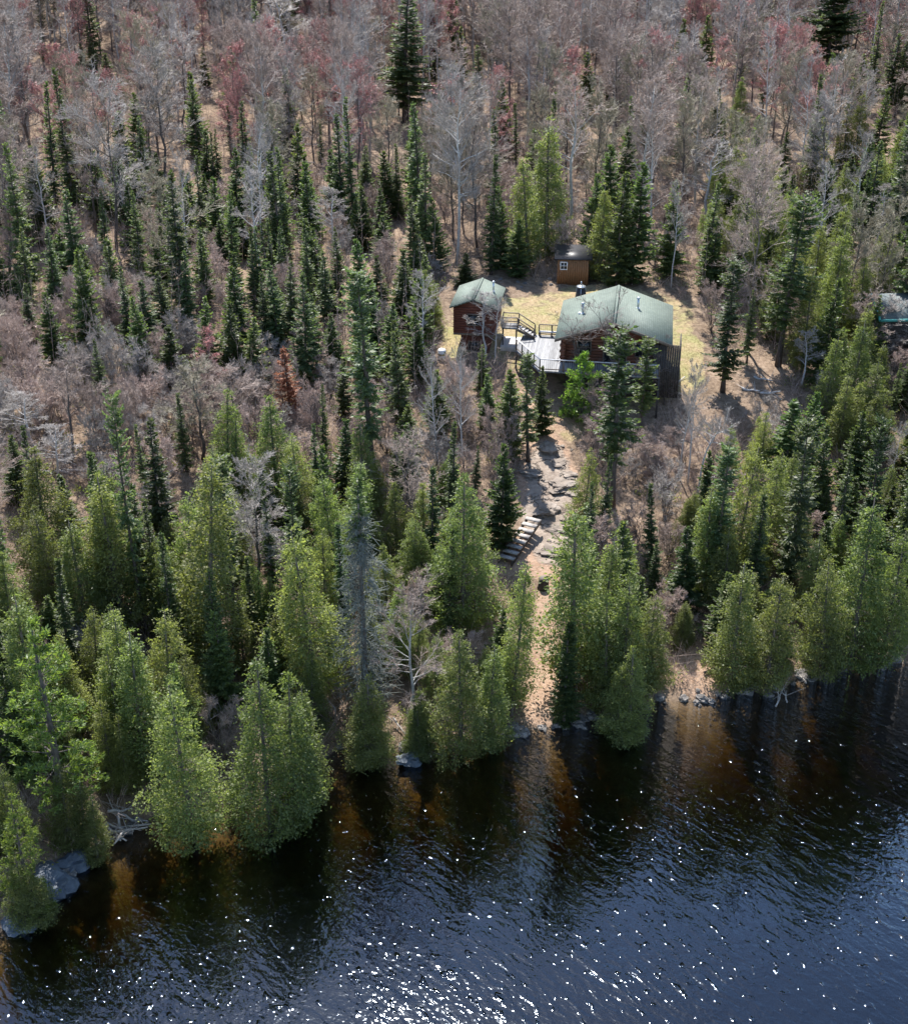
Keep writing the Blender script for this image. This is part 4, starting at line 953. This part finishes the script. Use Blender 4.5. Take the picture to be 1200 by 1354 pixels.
# -- the small two-level cabin
SO = (-.4, 105.3); ST = math.radians(-9.0); sf = local(SO, ST)
def small_cabin():
    root = empty('small_cabin', (*SO, 0), ST, 'small tall red-brown cabin on a narrower lower storey, green gable roof, birches in front', 'cabin')
    W, D, z0, zr = 3.95, 5.5, 12.85, 13.62
    b = MB(); roof_slabs(b, W, D, z0, zr); rf = b.obj('roof', M['roof'], root)
    b = MB(); b.hexa(np.array([(W / 2 - .13, -.02, zr - .045), (W / 2 + .13, -.02, zr - .045), (W / 2 + .13, D + .02, zr - .045), (W / 2 - .13, D + .02, zr - .045)], float),
                     np.array([(W / 2 - .02, -.02, zr + .03), (W / 2 + .02, -.02, zr + .03), (W / 2 + .02, D + .02, zr + .03), (W / 2 - .02, D + .02, zr + .03)], float)); b.obj('ridge_cap', M['roof'], rf)
    u0, u1, v0, v1 = .38, 3.57, .38, 5.1; zb = 10.55
    b = MB()                                            # lapped log siding, one mesh per wall
    for a, c in (((u0, v0), (u1, v0)), ((u0, v1), (u1, v1)), ((u0, v0), (u0, v1)), ((u1, v0), (u1, v1))):
        b = MB(); log_wall(b, a, c, zb, z0 - .05, .2, 0.05); b.obj('log_wall', M['siding'], root, True)
    for v in (v0, v1 - .1):
        zz = z0 - .1; V = np.array([(u0, v, zz), (u1, v, zz), (W / 2, v, zr - .22), (u0, v + .1, zz), (u1, v + .1, zz), (W / 2, v + .1, zr - .22)], float)
        MB().add(V, [(0, 3, 4, 1), (1, 4, 5, 2), (2, 5, 3, 0)], [(0, 1, 2), (3, 5, 4)]).obj('gable', M['siding'], root)
    MB().box(((u0 + u1) / 2, (v0 + v1) / 2, zb - .08), (u1 - u0 + .16, v1 - v0 + .16, .16)).obj('floor_beam', M['rail'], root)
    MB().box(((u0 + u1) / 2 + .06, (v0 + v1) / 2 + .1, 8.4), (u1 - u0 - .85, v1 - v0 - .5, 4.1)).obj('lower_wall', M['siding'], root)
    window(root, 1.5, 2.4, 11.35, 12.2, v0 - .12, 'rail'); window(root, 1.55, 2.4, 8.9, 9.7, v0 + .335, 'rail')
    for px, py, h in ((652, 384.5, .75), ):
        u, v, z = roof_point(px, py, sf, W, z0, zr); vent(root, u, v, z, h, .08)
    u, v, z = roof_point(655, 396, sf, W, z0, zr); MB().tube([[u, v, z - .05], [u, v, z + .12]], [.1, .08], 8).obj('roof_vent', M['metal'], root)
small_cabin()

# -- the brown shed behind
def shed():
    a = at(736, 371, 10.0); a[2] = 0; root = empty('shed', (a[0], a[1], 0), math.radians(-4), 'small brown board shed with one white-framed window under the big dark cedar', 'shed')
    W, D = 2.85, 2.5; zb = 9.6; z0 = 12.0
    b = MB(); n = 14
    for k in range(n): b.box((W * (k + .5) / n, 0, (zb + z0) / 2), (W / n - .012, .06 + .01 * (k % 2), z0 - zb))
    b.box((W / 2, D, (zb + z0) / 2), (W, .06, z0 - zb)); b.box((.03, D / 2, (zb + z0) / 2), (.05, D - .1, z0 - zb)); b.box((W - .03, D / 2, (zb + z0) / 2), (.05, D - .1, z0 - zb)); b.obj('wall', M['shed'], root)
    MB().hexa(np.array([(-.3, -.12, z0 + .02), (W + .3, -.12, z0 + .02), (W + .3, D + .3, z0 + .5), (-.3, D + .3, z0 + .5)], float), np.array([(-.3, -.12, z0 + .1), (W + .3, -.12, z0 + .1), (W + .3, D + .3, z0 + .6), (-.3, D + .3, z0 + .6)], float)).obj('roof', M['black_metal_and_shade'], root)  # near-black roof colour stands in for shade from the cedar behind
    window(root, .32, .84, 11.15, 11.75, -.05, 'white')
shed()

# -- neighbour's roof at the right edge
def neighbour():
    c = at(1164, 424, 11.6); root = empty('neighbour_cabin', (c[0], c[1], 0), math.radians(4), 'blue-grey roofed building with teal edges half hidden at the right edge', 'building')
    W, D = 7, 5.2
    B = np.array([(0, 0, 11.6), (W, 0, 11.6), (W, D / 2, 12.9), (0, D / 2, 12.9)], float); C2 = np.array([(0, D / 2, 12.9), (W, D / 2, 12.9), (W, D, 11.6), (0, D, 11.6)], float)
    b = MB(); b.hexa(B, B + [0, 0, .12]); b.hexa(C2, C2 + [0, 0, .12]); rf = b.obj('roof', M['slate'], root)
    b = MB(); 
    for q in (B, C2): 
        e = np.array([q[0] + [-.12, 0, -.1], q[0] + [0, 0, -.1], q[3] + [0, 0, -.1], q[3] + [-.12, 0, -.1]]); b.hexa(e, e + [0, 0, .26])
    b.obj('trim', M['teal'], rf)
    MB().box((W / 2, -.06, 11.62), (W, .1, .2)).obj('trim', M['teal'], rf)
    MB().box((W / 2, D / 2, 10.2), (W - 1, D - .9, 2.9)).obj('wall', M['dark_wood'], root)
neighbour()

# ------------------------------------------------------------------ smaller things
def rock_mesh(seed, mat, flat=.65, sub=3, amp=.45):
    bm = bmesh.new(); bmesh.ops.create_icosphere(bm, subdivisions=sub, radius=1)
    o = Vector((seed * 7.3, seed * 3.1, seed * 5.7))
    for v in bm.verts:
        n = v.co.normalized(); k = 1 + amp * mnoise.noise(n * 1.1 + o) + amp * .5 * mnoise.noise(n * 2.6 + o) + .1 * mnoise.noise(n * 6 + o)
        c = mnoise.cell(n * 1.6 + o) * .14; v.co = n * (k + c); v.co.z *= flat
    me = bpy.data.meshes.new('boulder'); bm.to_mesh(me); bm.free(); me.materials.append(M[mat]); return me
ROCKS = [rock_mesh(k + 1, 'rock') for k in range(5)]
LEDGE = [rock_mesh(k + 11, 'rock_pale', .34, 4, .6) for k in range(4)]
BLUE = [rock_mesh(k + 21, 'blue_rock', .5) for k in range(2)]

def rock(px, py, w, meshes, label, group=None, name='boulder', cat='boulder', sink=.3, sq=1.0):
    P = hit(px, py); P[2] = max(P[2], -.05) if P[2] > -.4 else P[2]; r = w / FOC * depth(P) / 2
    o = link(name, random.choice(meshes)); o.location = (P[0], P[1], P[2] + r * .35 - r * sink); o.scale = (r, r * random.uniform(.7, 1.0) * sq, r * random.uniform(.75, 1.0)); o.rotation_euler[2] = random.uniform(0, 6.28)
    tag(o, label, cat, group); return o

SHORE_GROUPS = [((440, 745), 'small grey boulder on the waterline left of the sandy landing', 'boulders along the shore left of the landing', 46),
                ((745, 890), 'small grey boulder on the dark shore right of the sandy landing', 'boulders along the shore right of the landing', 26),
                ((893, 968), 'small grey boulder on the waterline of the second bare bank', 'boulders below the second bare bank', 13),
                ((970, 1190), 'small grey boulder under the right-hand shore cedars', 'boulders under the right shore cedars', 40),
                ((60, 430), 'small dark boulder under the left-hand shore cedars', 'boulders under the left shore cedars', 44)]
for (a, c), lab, g, n in SHORE_GROUPS:
    for k in range(n):
        px = random.uniform(a, c); py = np.interp(px, [p[0] for p in SHORE_PX], [p[1] for p in SHORE_PX]) + random.uniform(-9, 5) * (2 if a == 893 else 1)
        rock(px, py, random.uniform(4, 15) if random.random() < .8 else random.uniform(14, 24), ROCKS, lab, g)
rock(541, 1006, 30, BLUE, 'flat blue-grey boulder standing in the water left of the landing', sink=.1)
rock(768, 960, 18, ROCKS, 'pale round boulder at the water just right of the sandy landing')
for px, py, w, lab in ((62, 1172, 70, 'long wet blue-grey rock ledge on the near left shore'), (25, 1218, 56, 'lowest wet blue-grey rock ledge at the left edge'), (98, 1140, 44, 'small blue-grey rock ledge below the pale little cedar on the left')):
    rock(px, py, w, BLUE, lab, name='rock_ledge', cat='rock ledge')
for px, py, w, lab in ((742, 640, 40, 'cracked grey ledge block right of the spruce shadow on the path'), (757, 652, 26, 'lower right cracked ledge block beside the path'), (738, 700, 34, 'wide flat rock slab right of the top of the wooden steps'),
                       (735, 728, 40, 'broken slab right of the wooden steps'), (722, 674, 36, 'smooth tan rock slab above the wooden steps'), (705, 655, 16, 'dark small rock left on the tan slab'), (725, 592, 34, 'undercut ledge below the grass in front of the deck'),
                       (738, 612, 26, 'narrow cracked ledge right of the lone thin fir'), (752, 628, 22, 'upper small ledge block at the bend of the path'), (700, 625, 24, 'shaded rock at the foot of the lone thin fir')):
    rock(px, py, w, LEDGE, lab, name='rock_ledge', cat='rock ledge', sink=.42)
for k in range(40):
    q = k % 3; px, py = [(random.uniform(695, 755), random.uniform(600, 740)), (random.uniform(560, 740), random.uniform(366, 380)), (random.uniform(735, 765), random.uniform(585, 690))][q]
    rock(px, py, random.uniform(3, 9), LEDGE if q != 1 else ROCKS, ['fist sized loose stone on the rocky path', 'loose stone in the shade along the back of the lawn', 'loose stone along the broken ledge right of the path'][q],
         ['loose stones on the path', 'loose stones behind the lawn', 'loose stones by the ledge'][q], 'stone', 'stone')

# wooden steps on the rock
def steps():
    P0 = hit(668, 746); P1 = hit(706, 699)
    d = P1 - P0; h = d.copy(); h[2] = 0; ln = np.linalg.norm(h); th = math.atan2(h[1], h[0]) - PI / 2
    root = empty('wooden_steps', P0, th, 'flight of weathered grey wooden steps climbing the rock from the shore', 'steps')
    up = max(d[2], 1.2); n = 8
    for k in range(n):
        f = (k + .5) / n; MB().box((0, ln * f, .32 + up * f), (1.08, ln / n * .72, .07)).obj('tread', M['grey_wood'], root)
    for x in (-.5, .5):
        B = np.array([(x - .03, -.1, 0), (x + .03, -.1, 0), (x + .03, ln, up - .02), (x - .03, ln, up - .02)]); MB().hexa(B, B + [0, 0, .28]).obj('stringer', M['dark_wood'], root)
steps()

def stump(px, py, r, h, lab):
    P = hit(px, py); o = empty('tree_stump', P, 0, lab, 'stump'); a = np.linspace(0, 1, 4)
    MB().tube([[0, 0, -.1], [0, 0, .08], [.01, 0, h * .6], [0, .01, h]], [r * 1.35, r * 1.1, r, r * .97], 12).obj('bark', M['bark_dark'], o, True)
    MB().tube([[0, .01, h], [0, .01, h + .015]], r * .9, 12).obj('cut_face', M['bark'], o)
stump(718, 776, .34, .7, 'dark cut stump on the orange path below the wooden steps')
stump(786, 366, .25, .75, 'dark chopping stump on the ground right of the brown shed')

def stove():
    P = at(767.5, 391, 9.9); P[2] = float(terrain(P[0], P[1])); o = empty('fire_stove', P, 0, 'black cone-shaped outdoor stove with pale lid behind the cabin roof', 'stove')
    MB().tube([[0, 0, 0], [0, 0, .1], [0, 0, 1.15]], [.52, .5, .36], 12).obj('body', M['black_metal_and_shade'], o, True)
    MB().tube([[0, 0, 1.17], [0, 0, 1.22], [0, 0, 1.3]], [.44, .42, .1], 12).obj('lid', M['metal'], o, True)
    MB().tube([[0, 0, 1.3], [0, 0, 1.65]], .06, 8).obj('flue', M['metal'], o, True)
    for a in (.4, 2.5, 4.6): MB().tube([[.58 * math.cos(a), .58 * math.sin(a), -.02], [.4 * math.cos(a), .4 * math.sin(a), 1.1]], .03, 6).obj('leg', M['metal'], o)
stove()

def tank():
    P = hit(584, 474); o = empty('pump_housing', P, .3, 'small white and yellow barrel on the grass left of the small cabin', 'barrel')
    MB().tube([[0, 0, 0], [0, 0, .06], [0, 0, .75], [0, 0, .85]], [.3, .34, .34, .22], 14).obj('body', M['white'], o, True)
    MB().tube([[0, 0, .34], [0, 0, .5]], .35, 14).obj('band', M['drygrass'], o, True)
tank()

def slab():
    P = at(676, 455, 9.0); P[2] = float(terrain(P[0], P[1])); o = empty('concrete_pad', P, math.radians(-8), 'pale concrete pad between the small cabin and the deck', 'concrete pad')
    MB().box((0, 0, .0), (1.7, 2.3, .5)).obj('pad', M['concrete'], o, bevel=.02)
slab()

def tarp():
    P = hit(243, 822); n = 16; r = np.random.default_rng(4); X, Y = np.meshgrid(np.linspace(-1, 1, n), np.linspace(-1, 1, n))
    Z = .75 * np.clip(1 - (X ** 2) * .9 - .25 * Y ** 2, 0, 1) + .06 * np.sin(X * 7 + 2 * Y) + .05 * np.sin(Y * 9 - X * 3) + r.normal(size=X.shape) * .02
    V = np.stack([X * .85, Y * 1.5, Z], -1).reshape(-1, 3); i = np.arange(n - 1)[:, None] * n + np.arange(n - 1)[None]; Q = np.stack([i, i + 1, i + n + 1, i + n], -1).reshape(-1, 4)
    o = link('tarp', np_mesh('tarp', V, Q, None, M['tarp'], True)); o.location = (P[0], P[1], P[2] + .25); o.rotation_euler[2] = .3
    m = o.modifiers.new('thick', 'SOLIDIFY'); m.thickness = .02
    tag(o, 'pale mint tarp over a heap, glimpsed between cedars on the left', 'tarp')
tarp()

def dock():
    a = hit(364, 880); c = hit(432, 962); d = c - a; ln = float(np.hypot(d[0], d[1])); th = math.atan2(d[1], d[0])
    root = empty('boardwalk', (a[0], a[1], max(a[2], .6) + .25), th, 'narrow dark boardwalk with thin pole rails between shore cedars', 'boardwalk')
    dz = max(c[2], .3) + .35 - (max(a[2], .6) + .25)
    b = MB(); n = int(ln / .2)
    for k in range(n): b.box((ln * (k + .5) / n, 0, dz * (k + .5) / n), (ln / n - .02, 1.3, .05))
    b.obj('plank', M['dark_wood'], root)
    for y in (-.65, .65):
        MB().tube([[0, y, .75], [ln, y, dz + .75]], .035, 6).obj('handrail', M['grey_wood'], root)
        for k in range(5): MB().tube([[ln * k / 4, y, dz * k / 4 - .4], [ln * k / 4, y, dz * k / 4 + .78]], .04, 6).obj('post', M['grey_wood'], root)
    for k in range(5): MB().tube([[ln * (k + .3) / 5, -.75, dz * k / 5 + .42], [ln * (k + .3) / 5, .75, dz * k / 5 + .42]], .03, 6).obj('cross_bar', M['grey_wood'], root)
dock()

def pole(px0, py0, px1, py1, r, mat, label, cat='fallen log', name='fallen_log', group=None, dz0=.15, dz1=.15, seed=0):
    a = hit(px0, py0); c = hit(px1, py1); rr = np.random.default_rng(int(px0 * 7 + py0)); n = 6; t = np.linspace(0, 1, n)[:, None]
    p = a + (c - a) * t; p[:, 2] = np.maximum(terrain(p[:, 0], p[:, 1]), -.05) + dz0 + (dz1 - dz0) * t[:, 0]; p[1:-1] += rr.normal(size=(n - 2, 3)) * .05
    o0 = p.mean(0); b = MB(); b.tube(p - o0, np.linspace(r, r * .5, n), 7); A, B = [], []
    for k in range(7):
        i = rr.integers(1, n - 1); A.append(p[i] - o0); B.append(p[i] - o0 + rr.normal(size=3) * np.array([.5, .5, .35]) + [0, 0, .25])
    b.prisms(A, B, r * .3, .01, 4); o = b.obj(name, M[mat], smooth=True); o.location = o0; tag(o, label, cat, group)
pole(58, 626, 108, 625, .13, 'bark_white', 'long pale fallen trunk lying level in the brown brush at left')
pole(205, 640, 250, 612, .08, 'bark_white', 'thin pale fallen stem slanting in the brush left of the tall cedar')
pole(776, 354, 800, 353, .12, 'bark_white', 'pale log lying level right of the brown shed')
pole(18, 398, 60, 388, .1, 'grey_wood', 'grey fallen pole at the left edge under the dark spruces')
pole(868, 524, 905, 500, .07, 'bark_white', 'pale leaning branch beside the dark lean-to wall')
pole(930, 640, 975, 625, .08, 'bark_white', 'pale fallen stem below the arching bent birch')
pole(655, 976, 682, 962, .06, 'grey_wood', 'thin grey stick in the water left of the sandy landing')
pole(930, 892, 948, 884, .09, 'dark_wood', 'dark stick across the second bare bank')
FALL = [('thin fallen trunk on the leaf litter of the far wood', 'fallen trunks in the far wood', (20, 1180), (30, 240), 26), ('thin fallen trunk in the brown brush on the left', 'fallen trunks in the left brush', (10, 420), (450, 640), 14),
        ('thin fallen trunk on the ground right of the clearing', 'fallen trunks right of the clearing', (950, 1180), (440, 640), 8)]
for lab, g, (xa, xb), (ya, yb), n in FALL:
    for k in range(n):
        px, py = random.uniform(xa, xb), random.uniform(ya, yb); a = random.uniform(-.5, .5); L_ = random.uniform(18, 42)
        pole(px, py, px + L_ * math.cos(a), py + L_ * math.sin(a) * .6, random.uniform(.07, .13), random.choice(['bark_white', 'grey_wood', 'grey_wood']), lab, group=g)
for k, (a, b_, c, d) in enumerate([(140, 1092, 200, 1096), (148, 1078, 196, 1092), (140, 1098, 168, 1118), (158, 1080, 160, 1118), (150, 1110, 196, 1100), (144, 1085, 176, 1076), (165, 1112, 152, 1122)]):
    pole(a, b_, c, d, .09, 'grey_wood', 'silver driftwood branch in the tangle on the left shore', 'driftwood', 'driftwood', 'driftwood tangle on the left shore', .2 + .08 * k, .35)
for k, (a, b_, c, d) in enumerate([(565, 965, 560, 1000), (548, 960, 570, 1003), (520, 958, 538, 975), (552, 975, 575, 990)]):
    pole(a, b_, c, d, .06, 'grey_wood', 'grey dead branch over the water at the foot of the shore birch', 'driftwood', 'driftwood', 'dead branches below the shore birch', .5, .1)
for k, (a, b_, c, d) in enumerate([(1025, 935, 1035, 915), (1040, 930, 1030, 915), (1065, 905, 1050, 890)]):
    pole(a, b_, c, d, .06, 'grey_wood', 'grey dead branch dipping in the water below the right shore cedars', 'driftwood', 'driftwood', 'dead branches below the right shore cedars', .1, .4)

# ------------------------------------------------------------------ labels
LAND = [((630, 430), 'the small cabin'), ((815, 470), 'the log cabin'), ((755, 362), 'the brown shed'), ((690, 725), 'the wooden steps'), ((378, 545), 'the orange dead fir'), ((603, 340), 'the big silver aspen'),
        ((533, 160), 'the tallest far spruce'), ((1112, 95), 'the top-right pine'), ((1190, 430), 'the blue-grey roof'), ((722, 950), 'the sandy landing'), ((165, 1100), 'the driftwood tangle'), ((775, 545), 'the bright bushy pine'),
        ((60, 1085), 'the big bright pine'), ((480, 945), 'the grey half-dead spruce'), ((547, 985), 'the shore birch'), ((935, 660), 'the arching birch'), ((1095, 270), 'the grey dome-shaped bare tree'), ((487, 620), 'the lanky mid-left spruce'),
        ((243, 820), 'the mint tarp'), ((1008, 920), 'the paired right shore cedars'), ((545, 700), 'the round brown bare tree'), ((405, 920), 'the pole-railed boardwalk'), ((85, 625), 'the pale fallen trunk'), ((930, 890), 'the second bare bank'),
        ((253, 215), 'the wide-skirted far spruce'), ((462, 305), 'the slim black spruce spire'), ((945, 300), 'the spreading white birch'), ((1055, 485), 'the tall right-hand spruce'), ((397, 80), 'the bright red maples'), ((970, 520), 'the bulky spruce by the clearing'),
        ((52, 90), 'the top left corner'), ((820, 60), 'the top centre-right'), ((735, 330), 'the big dark cedar'), ((30, 390), 'the left edge spruces')]
HERO = {('T', 485): 'lanky tall dark spruce with bare lower trunk rising mid-left above the brush', ('O', 377): 'small rust-orange dead fir among the green spruces', ('A', 603): 'large bare silver aspen with round crown behind the small cabin',
        ('S', 533): 'tallest far spruce, dark and tiered, cut by the top edge', ('K', 1112): 'tall layered pine cut by the top edge at right', ('Q', 772): 'bright green bushy pine in front of the deck', ('P', 38): 'biggest bright green pine on the left shore',
        ('D', 471): 'grey half-dead spruce with green tip and lichened limbs near the shore', ('E', 545): 'bare white-trunked shore birch with brown twigs between cedars', ('W', 930): 'arching bent white birch right of the cabin front',
        ('G', 1095): 'grey dome-shaped bare tree at upper right', ('M', 545): 'round brown bare tree in the middle of the cedars', ('C', 728): 'big dark cedar over the brown shed', ('Y', 1055): 'tall right-hand spruce with long grey trunk',
        ('B', 945): 'spreading white birch with tangled bare limbs behind the clearing', ('T', 970): 'bulky dark spruce at the right edge of the clearing', ('S', 461): 'slim black spruce spire standing left of the silver aspen', ('S', 253): 'wide-skirted dark spruce alone among far bare trees',
        ('G', 330): 'large grey bare tree spreading behind the left cedars', ('Y', 823): 'tall spruce with bright top standing before the log cabin'}
ORD = ['first', 'second', 'third', 'fourth', 'fifth', 'sixth', 'seventh', 'eighth', 'ninth', 'tenth', 'eleventh', 'twelfth', 'thirteenth', 'fourteenth', 'fifteenth', 'sixteenth']
NUM = ['none', 'one', 'two', 'three', 'four', 'five', 'six', 'seven', 'eight', 'nine', 'ten', 'eleven', 'twelve', 'thirteen', 'fourteen', 'fifteen', 'sixteen']
def rel(px, py):
    (lx, ly), nm = min(LAND, key=lambda q: math.hypot(q[0][0] - px, 1.25 * (q[0][1] - py)) + (0 if math.hypot(q[0][0] - px, q[0][1] - py) > 14 else 60))
    dx, dy = px - lx, py - ly
    if abs(dx) > abs(dy) * .9: return ('left of ' if dx < 0 else 'right of ') + nm
    return ('behind ' if dy < 0 else 'in front of ') + nm
def label_trees():
    groups = {}
    for t in TREES:
        px, py = proj(t['P']); t['px'] = (float(px), float(py))
        hero = HERO.get((t['kind'], int(t['top'][0]))) if t['traced'] else None
        if hero: t['root']['label'] = hero; continue
        k = t['kind']; base = PHRASE[k]
        if t['traced']:
            hp = t['H']; base = (('tall ' if hp > .72 * HMAX[k] else 'short ' if hp < .42 * HMAX[k] else 'mid-height ') + base) if k != 'A' else base
        groups.setdefault((base, rel(px, py), t['traced']), []).append(t)
    plain = {}
    for (base, r, tr), ts in groups.items():
        if tr:
            ts.sort(key=lambda t: t['px'][0])
            for i, t in enumerate(ts):
                t['root']['label'] = base + ' ' + r + ('' if len(ts) == 1 else ', %s from the left' % ORD[i])
        else:
            lab = ('smaller ' if any(q[0].endswith(base) and q[1] == r and q[2] for q in groups) else '') + base + ' in the wood ' + r
            for t in ts:
                t['root']['label'] = lab
                if len(ts) > 1: t['root']['group'] = lab.replace(base, base.rstrip('h') + ('ches' if base.endswith('h') else 's'))[:118]
label_trees()

# ------------------------------------------------------------------ light, sky, camera
SUN_EL, SUN_AZ = math.radians(56.5), math.radians(-10)
sv = Vector((math.sin(SUN_AZ) * math.cos(SUN_EL), math.cos(SUN_AZ) * math.cos(SUN_EL), math.sin(SUN_EL)))
ld = bpy.data.lights.new('sun', 'SUN'); ld.energy = 5.0; ld.angle = math.radians(.53); ld.color = (1, .955, .90)
lo = link('sun', ld); lo.rotation_euler = (-sv).to_track_quat('-Z', 'Y').to_euler(); lo.location = (0, 150, 120)
w = bpy.data.worlds.new('World'); scene.world = w; w.use_nodes = True; nt = w.node_tree
sk = nt.nodes.new('ShaderNodeTexSky'); sk.sky_type = 'NISHITA'; sk.sun_disc = False; sk.sun_elevation = SUN_EL; sk.sun_rotation = SUN_AZ; sk.altitude = 400; sk.dust_density = .6
bg = nt.nodes['Background']; nt.links.new(sk.outputs[0], bg.inputs[0]); bg.inputs[1].default_value = .14
cam = bpy.data.cameras.new('camera'); co = link('camera', cam); co.location = (0, 0, CH); co.rotation_euler = (math.radians(90) - PITCH, 0, 0)
cam.sensor_fit = 'HORIZONTAL'; cam.sensor_width = 36; cam.lens = 36 * FOC / 1200; cam.clip_start = .5; cam.clip_end = 3000
scene.camera = co
vs = scene.view_settings; vs.view_transform = 'Standard'; vs.look = 'None'; vs.exposure = 1.17; vs.gamma = 1
scene.cycles.use_denoising = True; scene.cycles.max_bounces = 5; scene.cycles.diffuse_bounces = 3; scene.cycles.glossy_bounces = 3; scene.cycles.transparent_max_bounces = 8
scene.cycles.sample_clamp_indirect = 6; scene.cycles.caustics_reflective = False; scene.cycles.caustics_refractive = False
if 0: print('COUNT', COUNT, 'trees', len(TREES), 'objects', len(scene.objects))
